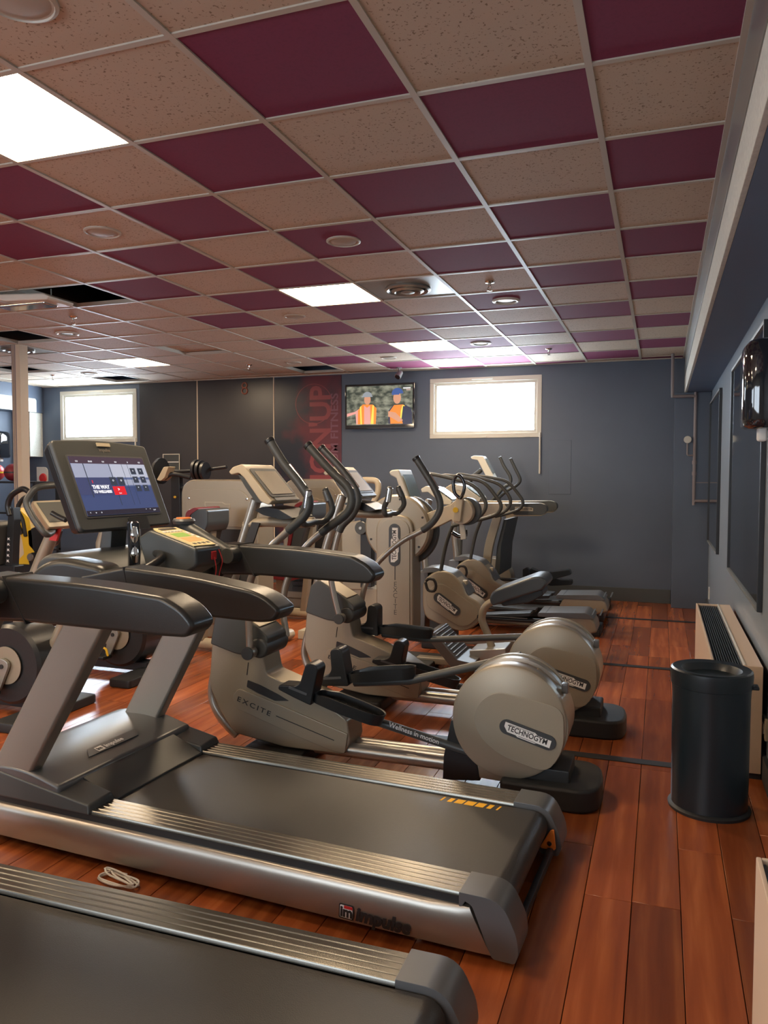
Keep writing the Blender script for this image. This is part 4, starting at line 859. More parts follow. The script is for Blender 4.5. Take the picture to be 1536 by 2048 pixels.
# ---- two capsule-bodied steppers
def vario(dY, label):
    y0 = 6.3; r = thing('stepper', label, 'stepper', (-1.5, y0+.12, 0), 'silver capsule steppers')
    ov = fillet(XZ([(845, 1216), (845, 1160), (872, 1141), (900, 1143), (926, 1170), (932, 1190), (962, 1207), (968, 1232), (946, 1257), (920, 1264), (880, 1250), (851, 1236)], y0), [.06, .07, .06, .06, .06, .03, .05, .06, .05, .05, .1, .05])
    b = part(r, B().pr(ov, y0, y0+.20), 'body', 'tgsilver', None, .014, 3)
    ip = fillet(XZ([(853, 1212), (853, 1184), (872, 1168), (890, 1168), (955, 1216), (958, 1232), (940, 1250), (920, 1254)], y0), .05)
    part(r, B().pr(ip, y0-.008, y0+.003), 'body_face', 'tgsilver', b, .004)
    p0, p1 = PY(874, 1193, y0-.01), PY(914, 1224, y0-.01); e = (p1-p0).normalized(); badge(r, (p0+p1)/2, e, (-e.z, 0, e.x), (p1-p0).length-.03, .042)
    tp = fillet(XZ([(846, 1136), (870, 1134), (905, 1145), (928, 1170), (940, 1192), (931, 1192), (905, 1160), (880, 1143), (846, 1147)], y0+.03), .02)
    part(r, B().pr(tp, y0+.02, y0+.26), 'top_fairing', 'hood', None, .01)
    part(r, B().pr(fillet(XZ([(843, 1140), (866, 1140), (858, 1262), (838, 1262)], y0+.2), .01), y0+.05, y0+.36), 'front_column', 'hood', None, .01)
    a = PY(930, 1165, y0+.12); part(r, B().box(a.x-.02, a.x+.02, y0+.09, y0+.15, a.z-.02, a.z+.02), 'reflector', 'beige', b, .006)
    part(r, B().tube([PY(852, 1140, y0+.18), PY(846, 1060, y0+.18), PY(858, 1000, y0+.18)], .03, 12, 4), 'mast', 'tube')
    cs = fillet(XZ([(842, 978), (852, 972), (866, 974), (905, 1003), (902, 1010), (886, 1009), (856, 984), (844, 985)], y0+.04), .008)
    k = part(r, B().pr(cs, y0+.03, y0+.33), 'console_shell', 'frame', None, .01)
    a, b_ = PY(868, 976, y0+.04), PY(904, 1002, y0+.04); e = (a-b_).normalized(); mt_ = pl(V(((a.x+b_.x)/2+.004, y0+.18, (a.z+b_.z)/2+.006)), (0, 1, 0), e); hl = (a-b_).length/2
    flat('console_screen', rect(-.12, .12, -hl+.01, hl-.01), mt_, 'glassb', k, .003, .001)
    # swinging hand bars
    part(r, B().tube([PY(x, y, y0) for x, y in ((850, 950), (860, 948), (895, 955), (940, 968), (962, 988), (972, 1010), (962, 1030), (938, 1042), (905, 1052))], .016, 12), 'hand_bar', 'dgrey')
    part(r, B().tube([PY(x, y, y0+.36) for x, y in ((880, 953), (895, 951), (940, 957), (968, 966), (990, 990), (1002, 1010), (996, 1026), (975, 1035), (940, 1044))], .016, 12), 'hand_bar', 'dgrey')
    part(r, B().tube([PY(905, 1052, y0), PY(892, 1090, y0+.02), PY(880, 1150, y0+.02)], .016, 10), 'lever', 'dgrey')
    # foot links, plates and rear housing
    for dy, (xa, ya, xb, yb) in ((.0, (955, 1236, 1060, 1232)), (.22, (960, 1216, 1070, 1226))):
        part(r, B().tube([PY(940, 1230, y0+dy+.02), PY(1000, 1238, y0+dy+.02), PY(1120, 1244, y0+dy+.02)], .02, 10), 'link', 'black')
        a = PY(xa, ya, y0+dy); c2 = PY(xb, yb, y0+dy)
        p_ = part(r, B().pr(fillet([(a.x, a.z), (c2.x, c2.z), (c2.x+.01, c2.z+.03), (a.x, a.z+.03)], .01), y0+dy-.02, y0+dy+.12), 'foot_plate', 'black', None, .008)
        part(r, B().box(a.x+.03, c2.x-.02, y0+dy-.024, y0+dy-.018, min(a.z, c2.z)+.022, min(a.z, c2.z)+.028), 'plate_edge', 'cap', p_)
    rh = fillet(XZ([(1085, 1248), (1098, 1222), (1170, 1226), (1190, 1238), (1196, 1262), (1150, 1272), (1090, 1268)], y0+.05), [.02, .05, .05, .05, .02, .02, .02])
    h_ = part(r, B().pr(rh, y0-.02, y0+.30), 'rear_housing', 'tgsilver', None, .02, 3)
    a, b_ = PY(1084, 1229, y0), PY(1178, 1230, y0)
    part(r, B().pr(fillet([(a.x-.03, a.z-.015), (a.x-.03, a.z+.02), (b_.x-.02, b_.z+.02), (b_.x+.05, b_.z-.03)], .02), y0-.03, y0+.31), 'ribbed_deck', 'hood', h_, .01)
    for k in range(8): xx = a.x+.03+.06*k; part(r, B().box(xx, xx+.012, y0-.02, y0+.30, a.z+.0195, a.z+.024), 'rib', 'dgrey', h_)
    z_ = PY(1100, 1268, y0).z
    part(r, B().box(-1.75, -.55, y0+.10, y0+.20, .03, .09), 'base_beam', 'tgsilver', None, .015)
    part(r, B().box(-.72, -.52, y0-.06, y0+.36, 0, .07), 'rear_foot', 'rubber', None, .015); part(r, B().box(-1.9, -1.7, y0-.06, y0+.36, 0, .07), 'front_foot', 'rubber', None, .015)
    part(r, B().box(-.72, -.55, y0+.08, y0+.22, .06, z_+.03), 'rear_riser', 'dgrey'); part(r, B().box(-1.85, -1.65, y0+.03, y0+.25, .06, .30), 'front_riser', 'dgrey')
    return r
v1 = vario(0, 'silver stepper with a capsule badge body behind the lettered column')
v1b = part(v1, B().tube([PY(x, y, 6.2) for x, y in ((852, 1162), (858, 1158), (868, 1160), (872, 1172), (868, 1182), (856, 1180), (851, 1165))], .012, 8, 3), 'foot_strap', 'rubber')
v2 = cop(v1, v1.location+V((.02, 1.0, 0)), 'second silver stepper, its capsule body partly hidden behind the first')
# ---- far treadmill
y0 = 7.74; r = thing('treadmill', 'beige treadmill far off by the back wall with a badge on its arm', 'treadmill', (-1.9, y0+.4, 0))
for dy in (0, .78):
    f = fillet(XZ([(905, 1006), (1082, 1006), (1094, 1012), (1094, 1024), (1085, 1032), (905, 1034)], y0), [.01, .05, .05, .05, .05, .01])
    am = part(r, B().pr(f, y0+dy, y0+dy+.09), 'armrest', 'beige', None, .012)
    f2 = fillet(XZ([(1008, 1008), (1082, 1006), (1094, 1012), (1094, 1024), (1085, 1030), (1028, 1030)], y0), [.02, .05, .05, .05, .05, .02])
    part(r, B().pr(f2, y0+dy-.008, y0+dy+.098), 'arm_pad', 'dgrey', am, .012)
    if dy == 0:
        q = PY(1048, 1018, y0-.010); flat('badge_outline', [(-.09, .02), (.05, .02), (.09, .01), (.09, -.02), (-.05, -.02), (-.09, -.01)], pl(q, (1, 0, 0), (0, 0, 1)), 'beige', am, .003)
        text('lettering', 'TECHNOGYM', .026, pl(q+V((0, -.004, 0)), (1, 0, 0), (0, 0, 1)), 'ink', am, 'CENTER', .0004)
    up_ = fillet(XZ([(962, 1150), (968, 1090), (985, 1034), (1002, 1034), (984, 1095), (978, 1150)], y0), [.01, .1, .02, .02, .1, .01]); part(r, B().pr(up_, y0+dy+.01, y0+dy+.08), 'upright', 'tgsilver', None, .012)
a = XZ([(985, 1150), (990, 1095), (1004, 1040), (1010, 1040), (998, 1095), (995, 1152)], y0); part(r, B().pr(a, y0+.1, y0+.76), 'front_panel', 'glassb' if 0 else 'dgrey')
a = PY(910, 985, y0); part(r, B().pr(fillet(XZ([(880, 978), (900, 966), (925, 975), (945, 1006), (905, 1010)], y0), .04), y0+.12, y0+.70), 'console', 'beige', None, .02, 3)
part(r, B().box(-1.75, -.5, y0+.02, y0+.84, .05, .16), 'deck', 'dgrey', None, .02); part(r, B().box(-1.3, -.55, y0+.15, y0+.70, .155, .168), 'belt', 'belt')
part(r, B().box(-2.15, -1.5, y0+.03, y0+.83, .04, .28), 'motor_hood', 'tgsilver', None, .05, 3)
for xx in (-1.9, -.6):
    for dy in (.08, .74): part(r, B().box(xx, xx+.08, y0+dy, y0+dy+.05, 0, .06), 'foot', 'rubber')
# ---- recumbent-ish trainer by the back wall: console on a stick, paired grips, pedals
y0 = 8.97; r = thing('cross_trainer', 'trainer against the back wall with a narrow console on a stalk and paired grips', 'trainer', (-1.6, y0, 0))
cs = fillet(XZ([(941, 914), (948, 911), (966, 912), (989, 955), (984, 960), (974, 957), (955, 920), (943, 918)], y0-.1), .01)
k = part(r, B().pr(cs, y0-.1, y0+.06), 'console_shell', 'frame', None, .012)
a, b_ = PY(967, 914, y0-.1), PY(988, 954, y0-.1); e = (a-b_).normalized(); mt_ = pl(V(((a.x+b_.x)/2+.006, y0-.02, (a.z+b_.z)/2+.002)), (0, 1, 0), e); flat('console_screen', rect(-.06, .06, -.08, .11), mt_, 'glass', k, .003, .001)
part(r, B().tube([PY(962, 940, y0), PY(940, 962, y0), PY(925, 1010, y0), PY(920, 1090, y0), PY(918, 1160, y0)], .028, 12), 'mast', 'dgrey')
part(r, B().tube([PY(x, y, y0-.12) for x, y in ((1000, 914), (1008, 932), (1020, 952), (1020, 966), (1006, 976), (985, 1000), (950, 1030))], .019, 12), 'grip_bar', 'dgrey')
part(r, B().tube([PY(x, y, y0+.14) for x, y in ((1021, 917), (1030, 936), (1040, 958), (1034, 970), (1016, 980), (990, 1002), (955, 1032))], .019, 12), 'grip_bar', 'dgrey')
part(r, B().pr(fillet(XZ([(1070, 1146), (1140, 1138), (1144, 1148), (1100, 1160), (1072, 1158)], y0-.1), .02), y0-.16, y0-.04), 'pedal', 'black', None, .01)
part(r, B().pr(fillet(XZ([(1060, 1136), (1120, 1160), (1144, 1160), (1144, 1170), (1100, 1172), (1060, 1150)], y0+.05), .02), y0+.04, y0+.16), 'pedal', 'black', None, .01)
part(r, B().pr(XZ([(1046, 1158), (1046, 1138), (1054, 1134), (1060, 1140), (1060, 1160)], y0-.1), y0-.13, y0-.05), 'toe_block', 'iron', None, .006)
part(r, B().tube([PY(1000, 1158, y0-.1), PY(1100, 1164, y0-.1)], .018, 8, 0), 'link', 'iron'); part(r, B().tube([PY(1000, 1158, y0+.1), PY(1100, 1162, y0+.1)], .018, 8, 0), 'link', 'iron')
part(r, B().lathe([(.02, -.1), (.24, -.1), (.25, -.08), (.25, .08), (.24, .1), (.02, .1)], (PY(985, 1150, y0).x, y0, .27), 'y', 32), 'flywheel_housing', 'tgsilver')
part(r, B().box(-1.95, -.6, y0-.05, y0+.05, .02, .08), 'base_beam', 'tgsilver', None, .01)
part(r, B().box(-.72, -.52, y0-.25, y0+.25, 0, .07), 'rear_foot', 'rubber', None, .015); part(r, B().box(-2.05, -1.85, y0-.25, y0+.25, 0, .07), 'front_foot', 'rubber', None, .015)
# ---- selectorised strength machines
def strength(y0, xa, xb, label, padx, padz, ztop=1.43):
    r = thing('strength_machine', label, 'gym machine', ((xa+xb)/2, y0+.15, 0), 'beige strength machines')
    ol = fillet([(xa, .12), (xa, ztop), (xb-.06, ztop), (xb+.06, ztop-.22), (xb+.06, .12)], [0, .16, .10, .2, 0], 7)
    s = part(r, B().pr(ol, y0, y0+.28), 'shroud', 'tgsilver', None, .016, 3)
    il = fillet([(xa+.05, ztop-.42), (xa+.05, ztop-.09), (xb-.08, ztop-.09), (xb-.0, ztop-.24), (xb-.0, ztop-.42)], [0, .12, .1, .1, 0], 6)
    part(r, B().pr(il, y0-.008, y0+.002), 'face_panel', 'tgsilver', s, .004)
    mt = pl(((xa+xb)/2+.02, y0-.009, ztop-.235), (1, 0, 0), (0, 0, 1))
    flat('embossed_mark', [(-.13, .035), (.05, .035), (.08, .02), (.13, .02), (.13, -.02), (.10, -.035), (-.07, -.035), (-.10, -.02), (-.13, .0)], mt, 'beige', s, .003)
    flat('embossed_field', [(-.124, .030), (.048, .030), (.078, .015), (.124, .015), (.124, -.016), (.098, -.030), (-.068, -.030), (-.095, -.016), (-.124, .0)], mt, 'tgsilver', s, .0015, .003)
    for xx in (xa+.09, xb-.05): part(r, B().lathe([(.013, 0), (.011, -.005), (.004, -.006)], (xx, y0-.008, ztop-.17), 'y', 12), 'screw', 'chrome', s)
    d = part(r, B().box(xa+.03, xb, y0-.010, y0+.0, ztop-.56, ztop-.44), 'instruction_strip', 'ink', s, .003)
    for k in range(2):
        q = (xa+xb)/2-.06+.07*k
        flat('figure_pictogram', [(q-.02, ztop-.54), (q+.015, ztop-.54), (q+.02, ztop-.52), (q-.005, ztop-.515), (q+.004, ztop-.48), (q-.012, ztop-.478), (q-.022, ztop-.51)], pl((0, y0-.0115, 0), (1, 0, 0), (0, 0, 1)), 'white', s, .0006)
        flat('figure_head', ell(q-.004, ztop-.466, .008, .008, 10), pl((0, y0-.0115, 0), (1, 0, 0), (0, 0, 1)), 'white', s, .0006)
    part(r, B().box(xa+.06, xb-.04, y0-.006, y0+.01, .2, ztop-.6), 'stack_window', 'dgrey', s)
    for k in range(9): part(r, B().box(xa+.12, xb-.12, y0-.03, y0-.007, .22+.055*k, .265+.055*k), 'weight_plate', 'iron', s, .003, 1)
    # bench
    (px_, pz_) = padx, padz
    bp = fillet([(px_-.17, pz_-.62), (px_-.04, pz_), (px_+.02, pz_+.03), (px_+.12, pz_+.03), (px_+.12, pz_-.10), (px_+.09, pz_-.16), (px_+.05, pz_-.16), (px_-.07, pz_-.62)], [.02, .06, .03, .03, .05, .03, .02, .02], 4)
    part(r, B().pr(bp, y0-.62, y0-.28), 'backrest', 'seat', None, .02, 3)
    fp = fillet([(px_-.205, pz_-.62), (px_-.08, pz_+.01), (px_-.0, pz_+.045), (px_+.04, pz_+.03), (px_-.045, pz_-.02), (px_-.175, pz_-.62)], .03)
    part(r, B().pr(fp, y0-.625, y0-.275), 'front_pad', 'red', None, .012)
    part(r, B().pr([(px_+.02, pz_-.14), (px_+.08, pz_-.14), (px_-.02, .08), (px_-.09, .08)], y0-.49, y0-.41), 'pad_frame', 'tgsilver', None, .01)
    part(r, B().pr(fillet([(px_-.50, .42), (px_-.12, .40), (px_-.12, .48), (px_-.50, .50)], .02), y0-.62, y0-.28), 'seat', 'red', None, .02, 3)
    part(r, B().box(px_-.36, px_-.28, y0-.49, y0-.41, .06, .42), 'seat_post', 'tgsilver', None, .008)
    part(r, B().tube([(px_-.6, y0-.45, .06), (px_+.5, y0-.45, .06)], .045, 12, 0), 'base_tube', 'beige'); part(r, B().tube([(px_+.45, y0-.75, .05), (px_+.45, y0+.2, .05)], .045, 12, 0), 'base_tube', 'beige')
    part(r, B().tube([(px_-.55, y0-.75, .05), (px_-.55, y0+.2, .05)], .045, 12, 0), 'base_tube', 'beige')
    part(r, B().box(xa+.02, xb, y0+.02, y0+.26, .0, .13), 'stack_base', 'tgsilver', None, .01)
    return r
a = PY(362, 1000, 6.0); b_ = PY(505, 1000, 6.0); q = PY(432, 1022, 5.7)
strength(6.0, a.x, b_.x, 'beige strength machine with a red edged backrest beside the touch screen', q.x, q.z)
a = PY(566, 1000, 7.6); b_ = PY(680, 1000, 7.6); q = PY(622, 1010, 7.2)
strength(7.6, a.x, b_.x, 'beige strength machine farther back behind the elliptical grips', q.x, q.z)
y0 = 6.5; r = thing('cable_machine', 'low beige cable machine with a dark post and pulley between the steppers and elliptical', 'gym machine', (-2.65, y0, 0))
part(r, B().pr(fillet(XZ([(684, 1180), (682, 1062), (690, 1046), (724, 1040), (728, 1180)], y0), .03), y0, y0+.3), 'shroud', 'tgsilver', None, .014)
part(r, B().pr(XZ([(722, 1175), (722, 1036), (744, 1036), (744, 1175)], y0), y0-.02, y0+.08), 'post', 'iron', None, .008)
q = PY(722, 1056, y0-.05); part(r, B().lathe([(.02, 0), (.055, 0), (.06, .008), (.06, .03), (.02, .03)], (q.x, y0-.06, q.z), 'y', 24), 'pulley', 'dgrey'); part(r, B().cyl((q.x, y0-.07, q.z), (q.x, y0-.02, q.z), .014, seg=12), 'axle', 'tube')
part(r, B().tube([PY(712, 962, y0), PY(735, 960, y0), PY(754, 964, y0), PY(756, 985, y0), PY(746, 1010, y0), PY(740, 1045, y0)], .028, 12), 'lever_arm', 'beige')
part(r, B().box(-3.0, -2.35, y0-.04, y0+.04, .0, .09), 'base_beam', 'beige', None, .01); part(r, B().box(-3.05, -2.95, y0-.28, y0+.28, 0, .08), 'cross_foot', 'beige', None, .01); part(r, B().box(-2.42, -2.32, y0-.28, y0+.28, 0, .08), 'cross_foot', 'beige', None, .01)
a = PY(684, 1180, y0); part(r, B().box(a.x, a.x+.34, y0+.02, y0+.28, .05, a.z+.02), 'riser', 'tgsilver')
# ---- plate loaded bench at the back
y0 = 8.3; r = thing('plate_loaded_bench', 'black plate loaded machine with round iron weights below the framed notice', 'gym machine', (-4.95, y0, 0))
for x, y, R_, dy in ((322, 942, .165, 0), (318, 944, .15, -.05), (394, 940, .13, .0), (402, 941, .125, -.05), (410, 942, .11, -.09)):
    q = PY(x, y, y0+dy); part(r, B().lathe([(.03, -.02), (R_*.5, -.02), (R_*.55, -.012), (R_*.86, -.012), (R_*.9, -.022), (R_, -.018), (R_, .018), (.03, .02)], (q.x, y0+dy, q.z), 'x', 32).xf(M.Identity(4)), 'weight_disc', 'iron')
part(r, B().tube([PY(312, 945, y0), PY(395, 941, y0), PY(453, 934, y0)], .022, 10, 2), 'sleeve_bar', 'iron')
part(r, B().pr(fillet(XZ([(318, 960), (332, 934), (342, 933), (334, 955), (326, 962)], y0-.2), .015), y0-.25, y0-.1), 'hand_plate', 'beige', None, .01)
part(r, B().tube([PY(328, 957, y0-.18), PY(345, 948, y0-.15), PY(380, 955, y0-.05)], .028, 10), 'swing_arm', 'iron')
part(r, B().pr(XZ([(345, 950), (362, 950), (368, 1150), (348, 1150)], y0), y0-.04, y0+.04), 'post', 'iron', None, .008)
part(r, B().tube([PY(352, 975, y0), PY(400, 978, y0)], .02, 10, 0), 'cross_bar', 'iron')
q = PY(350, 994, y0-.06); part(r, B().lathe([(.001, -.02), (.015, -.012), (.018, 0), (.012, .014), (.001, .02)], q, 'y', 12), 'yellow_knob', 'yellow')
q = PY(356, 1150, y0); part(r, B().box(q.x-.6, q.x+.6, y0-.05, y0+.05, 0, .08).box(q.x-.04, q.x+.06, y0-.04, y0+.04, .07, q.z+.02), 'base', 'iron', None)
# framed notice
a = PY(327, 908, YB); b_ = PY(361, 941, YB)
t = thing('framed_notice', 'small white framed dark notice on the back wall above the iron weights', 'notice', ((a.x+b_.x)/2, YB, (a.z+b_.z)/2))
B().box(a.x, b_.x, YB-.015, YB, b_.z, a.z).out('board', 'dgrey', t)
for q in ((a.x, b_.x, a.z-.01, a.z), (a.x, b_.x, b_.z, b_.z+.01), (a.x, a.x+.01, b_.z+.01, a.z-.01), (b_.x-.01, b_.x, b_.z+.01, a.z-.01)): B().box(q[0], q[1], YB-.02, YB, q[2], q[3]).out('frame_strip', 'frame', t)
B().box(a.x+.02, b_.x-.02, YB-.017, YB-.015, (a.z+b_.z)/2-.003, (a.z+b_.z)/2+.008).out('caption_line', 'white', t)
# ---- exercise bikes at left
def bike(y0, dx, label):
    r = thing('exercise_bike', label, 'exercise bike', (-3.8, y0+.15, 0), 'black disc exercise bikes')
    c = PY(15, 1330, 3.6); cx_, cz = c.x+dx, c.z; R_ = .245
    d = part(r, B().lathe([(.02, 0), (R_-.02, 0), (R_, .02), (R_, .24), (R_-.02, .26), (.02, .26)], (cx_, y0, cz), 'y', 56), 'disc_housing', 'rubber' if 0 else 'black')
    part(r, B().lathe([(.04, 0), (.10, -.004), (.115, -.010), (.115, -.014), (.085, -.016), (.04, -.014)], (cx_, y0, cz), 'y', 40), 'hub_ring', 'tgsilver', d)
    m_ = M.Translation((cx_, 0, cz)) @ M.Rotation(math.radians(18), 4, 'Y')
    cr = part(r, B().pr(fillet([(-.05, .045), (.05, .045), (.022, -.17), (-.022, -.17)], [.05, .05, .02, .02], 5), y0-.045, y0-.022).xf(m_), 'crank', 'alu', None, .006)
    part(r, B().cyl((cx_, y0-.05, cz), (cx_, y0-.04, cz), .014, seg=14), 'crank_bolt', 'ink', cr)
    p_ = m_ @ V((0, y0-.08, -.16)); part(r, B().box(p_.x-.06, p_.x+.05, y0-.15, y0-.05, p_.z-.014, p_.z+.014), 'pedal', 'black', None, .008)
    part(r, B().tube([(p_.x-.05, y0-.10, p_.z+.01), (p_.x-.02, y0-.10, p_.z+.06), (p_.x+.03, y0-.10, p_.z+.06), (p_.x+.05, y0-.10, p_.z+.01)], .008, 8), 'foot_strap', 'yellow')
    p_ = m_ @ V((0, y0+.34, .16)); part(r, B().box(p_.x-.06, p_.x+.05, y0+.31, y0+.41, p_.z-.014, p_.z+.014), 'pedal', 'black', None, .008)
    part(r, B().pr(fillet([(-.022, .0), (.022, 0), (.022, .17), (-.022, .17)], .02), y0+.275, y0+.295).xf(m_), 'crank', 'alu', None, .005)
    part(r, B().prz(fillet([(cx_+.13, y0-.26), (cx_+.31, y0-.26), (cx_+.31, y0+.42), (cx_+.13, y0+.42)], .03), 0, .06), 'rear_foot', 'rubber', None, .014)
    part(r, B().prz(fillet([(cx_-.75, y0-.2), (cx_-.6, y0-.2), (cx_-.6, y0+.42), (cx_-.75, y0+.42)], .03), 0, .06), 'front_foot', 'rubber', None, .014)
    part(r, B().box(cx_-.7, cx_+.2, y0+.08, y0+.18, .03, .10), 'base_beam', 'black', None, .01)
    return r, cx_, cz
r, cx_, cz = bike(3.6, 0, 'black exercise bike at the left edge with a silver crank and console')
yc = 3.75
part(r, B().tube([PY(34, 1275, yc), PY(72, 1150, yc), PY(112, 1052, yc)], [.05, .042, .038], 16, 3), 'column', 'tgsilver')
part(r, B().pr(XZ([(100, 1080), (108, 1056), (122, 1058), (114, 1082)], yc-.042), yc-.05, yc-.035), 'column_label', 'redb')
cs = fillet(XZ([(56, 1022), (62, 1018), (100, 1052), (96, 1058), (86, 1054)], yc-.2), .01)
cb0, cb1 = PY(66, 1003, yc-.14), PY(99, 1052, yc-.14); e = (cb0-cb1).normalized(); hl = (cb0-cb1).length/2
mt_ = pl((cb0+cb1)/2+V((0, .14, 0)), (0, 1, 0), e)
k = B().poly([(x, y, -.05) for x, y in rect(-.13, .13, -hl, hl)], [(x, y, 0) for x, y in rect(-.145, .145, -hl-.01, hl+.01)]).xf(mt_).out('console_shell', 'beige', r, .012)
flat('console_screen', rect(-.122, .122, -hl+.025, hl-.012), mt_, 'glass', k, .003, .001)
part(r, B().tube([PY(112, 1050, yc), PY(104, 1064, 3.66), PY(92, 1068, 3.58), PY(76, 1050, 3.56), PY(62, 1028, 3.56), PY(53, 1006, 3.56), PY(60, 990, 3.58), PY(76, 975, 3.62), PY(112, 970, 3.75)], .020, 12), 'handlebar', 'dgrey')
part(r, B().tube([PY(112, 1052, yc), PY(135, 1044, 3.86), PY(152, 1034, 3.92), PY(150, 1010, 3.94), PY(135, 975, 3.9), PY(112, 970, 3.75)], .020, 12), 'handlebar', 'dgrey')
part(r, B().tube([PY(104, 1026, 3.62), PY(118, 1034, 3.62), PY(132, 1040, 3.62)], .016, 10), 'hand_rest', 'black')
sd = PY(150, 1150, yc)
part(r, B().tube([(cx_+.08, yc, .2), (cx_+.28, yc, .55), (cx_+.40, yc, .92)], [.035, .03, .026], 12, 3), 'seat_post', 'tgsilver')
part(r, B().loft([[V((cx_+.22+x, yc+wy*math.cos(a), .95+h+.035*math.sin(a))) for a in [2*PI*k/12 for k in range(12)]] for x, wy, h in ((0, .02, .0), (.04, .035, .0), (.16, .05, -.005), (.26, .11, .0), (.32, .125, .01), (.36, .10, .015))]), 'saddle', 'black')
r, cx2, cz2 = bike(4.6, .0, 'black exercise bike half hidden behind the treadmill uprights with a yellow pedal strap')
part(r, B().tube([(cx2-.02, 4.75, .3), (cx2-.25, 4.75, .85), (cx2-.20, 4.75, 1.1)], [.05, .04, .035], 14, 3), 'column', 'tgsilver')
part(r, B().box(cx2-.26, cx2-.2, 4.58, 4.92, 1.08, 1.24), 'console_shell', 'beige', None, .02)
part(r, B().tube([(cx2+.06, 4.75, .2), (cx2+.25, 4.75, .6)], .033, 12, 0), 'seat_post', 'tgsilver')
part(r, B().loft([[V((cx2+.06+x, 4.75+wy*math.cos(a), .64+h+.035*math.sin(a))) for a in [2*PI*k/12 for k in range(12)]] for x, wy, h in ((0, .02, .0), (.04, .035, .0), (.16, .05, -.005), (.26, .11, .0), (.32, .125, .01), (.36, .10, .015))]), 'saddle', 'black')
# pale sheet on floor
a, b_, c_, d_ = PZ(176, 1300, .0), PZ(150, 1372, .0), PZ(210, 1372, .0), PZ(312, 1300, 0)
# ---- yellow machine
y0 = 5.98; r = thing('yellow_machine', 'yellow framed strength machine standing beside the cream post', 'gym machine', (-6.0, y0, 0))
yp1 = XZ([(28, 1022), (34, 1015), (58, 1036), (64, 1070), (66, 1098), (72, 1112), (68, 1128), (60, 1134), (22, 1134), (48, 1108), (44, 1080), (34, 1048)], y0)
part(r, B().pr(fillet(yp1, .015), y0, y0+.10), 'frame_plate', 'yellow', None, .008)
part(r, B().pr(fillet(XZ([(29, 1033), (33, 1031), (46, 1066), (40, 1070)], y0-.01), .01), y0-.015, y0+.0), 'black_slot', 'ink')
q = PY(64, 1114, y0-.02); part(r, B().lathe([(.01, 0), (.035, 0), (.04, .01), (.04, .05), (.01, .05)], (q.x, y0-.05, q.z), 'y', 24), 'pivot', 'alu')
part(r, B().pr(fillet(XZ([(58, 1118), (64, 1104), (74, 1108), (74, 1136), (62, 1136)], y0-.03), .02), y0-.04, y0-.005), 'pivot_arm', 'black')
part(r, B().pr(fillet(XZ([(62, 1060), (84, 1050), (108, 1062), (100, 1090), (78, 1106), (64, 1090)], y0+.05), .02), y0+.0, y0+.18), 'weight_block', 'black', None, .01)
part(r, B().tube([PY(52, 1072, y0), PY(46, 1040, y0), PY(36, 1018, y0), PY(44, 1000, y0), PY(60, 990, y0)], .022, 12), 'guard_tube', 'rubber')
q = PY(45, 1134, y0); part(r, B().box(q.x-.12, q.x+.12, y0-.02, y0+.12, 0, q.z+.03), 'leg', 'black', None, .01); part(r, B().box(q.x-.5, q.x+.5, y0+.0, y0+.1, 0, .08), 'base', 'black', None, .01)
# ---- black strap machine at the very left
y0 = 5.42; r = thing('black_cable_station', 'black strength station with small white pictograms at the left edge', 'gym machine', (-5.6, y0, 0))
part(r, B().pr(fillet(XZ([(10, 1135), (16, 1030), (26, 1014), (28, 1040), (24, 1135)], y0), .01), y0, y0+.08), 'post', 'black', None, .006)
part(r, B().tube([PY(x, y, y0) for x, y in ((20, 1030), (16, 1010), (24, 990), (45, 978), (60, 985))], .026, 12), 'curved_guard', 'black')
part(r, B().pr(fillet(XZ([(-30, 1125), (-30, 1040), (5, 1042), (13, 1052), (10, 1080), (4, 1130)], y0), .02), y0-.1, y0+.1), 'side_case', 'dgrey', None, .012)
for k in range(5):
    q = PY(17.5-.4*k, 1078+11*k, y0-.002); flat('pictogram', [(-.014, -.012), (.0, -.004), (.014, -.014), (.006, .004), (.012, .014), (-.004, .008), (-.012, .014)], pl(q, (1, 0, 0), (0, 0, 1)), 'white', r, .001)
q = PY(15, 1135, y0); part(r, B().box(q.x-.1, q.x+.1, y0-.02, y0+.1, 0, q.z+.02), 'leg', 'black', None, .01); part(r, B().box(q.x-.5, q.x+.4, y0-.3, y0+.3, 0, .06), 'base', 'black', None, .01)
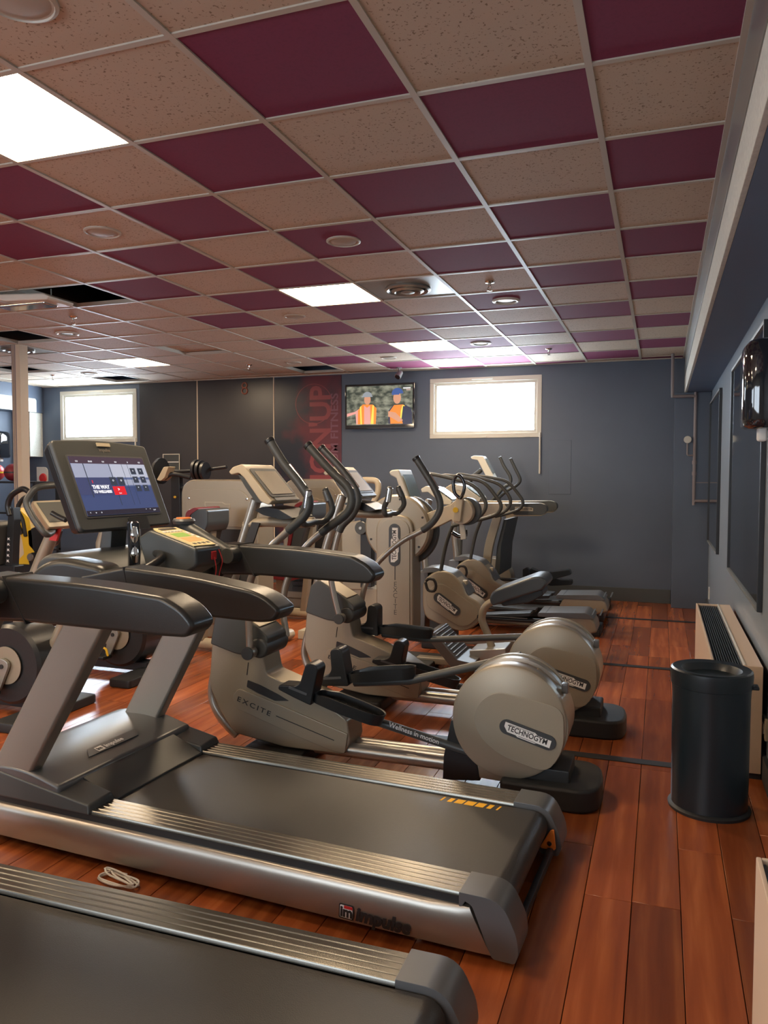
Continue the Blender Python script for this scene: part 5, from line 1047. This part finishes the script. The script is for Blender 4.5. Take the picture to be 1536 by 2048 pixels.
# ---- cream post
q = PZ(38, 690, ZC); q2 = (q.x, q.y)
t = thing('post', 'slim cream post standing from floor to ceiling at the left edge', 'post', (q2[0], q2[1], 0))
B().box(q2[0]-.058, q2[0]+.0, q2[1]-.05, q2[1]+.05, 0, ZC).out('grooved_half', 'pipe', t, .004); B().box(q2[0]+.001, q2[0]+.060, q2[1]-.055, q2[1]+.055, 0, ZC).out('smooth_half', 'post', t, .004)
for dx in (-.04, -.02): B().box(q2[0]+dx-.003, q2[0]+dx+.003, q2[1]-.053, q2[1]-.049, 0, ZC).out('groove_strip', 'post', t)
# ---- gear rack far left
y0 = 8.0; xq = PY(20, 955, y0).x
r = thing('storage_rack', 'black storage rack with two shelves against the far left wall', 'rack', (xq, y0+.2, 0))
for dx in (-.8, .38):
    for dy in (0, .4): part(r, B().box(xq+dx, xq+dx+.04, y0+dy, y0+dy+.04, 0, 1.36), 'rack_post', 'iron')
for z_ in (.45, .95, 1.36): part(r, B().box(xq-.8, xq+.42, y0, y0+.44, z_, z_+.025), 'shelf', 'iron')
for k, (px_, py_) in enumerate(((-9, 944), (27, 947))):
    q = PY(px_, py_, y0+.2)
    t = thing('gym_ball', ['red medicine ball with a yellow patch on the rack at the left edge', 'dark red medicine ball on the rack beside the cream post'][k], 'ball', (q.x, y0+.2, 1.385), 'medicine balls on the rack')
    part(t, B().lathe([(.12*math.sin(PI*i/12), 1.505-.12*math.cos(PI*i/12)) for i in range(13)], (q.x, y0+.2, 0), 'z', 24), 'ball', 'redb' if k == 0 else 'red')
    part(t, B().lathe([(.121, 1.495), (.1215, 1.505), (.121, 1.515)], (q.x, y0+.2, 0), 'z', 24), 'seam_band', 'yellow' if k == 0 else 'ink')
# small pale board with a red ball near left window
q0, q1 = PY(75, 934, YB-.26), PY(98, 965, YB-.26)
t = thing('wall_board', 'small pale board with a red patch below the left window', 'board', ((q0.x+q1.x)/2, YB-.02, (q0.z+q1.z)/2))
a, b_ = PY(75, 934, YB), PY(97, 964, YB)
B().pr(fillet([(a.x, b_.z), (a.x, a.z), (b_.x, a.z), (b_.x, b_.z)], [0, 0, .08, .03]), YB-.02, YB).out('panel', 'paper', t, .003)
B().lathe([(.001, -.03), (.06, -.02), (.075, 0), (.001, .0)], ((a.x+b_.x)/2+.02, YB-.02, b_.z+.06), 'y', 20).out('red_patch', 'redb', t)
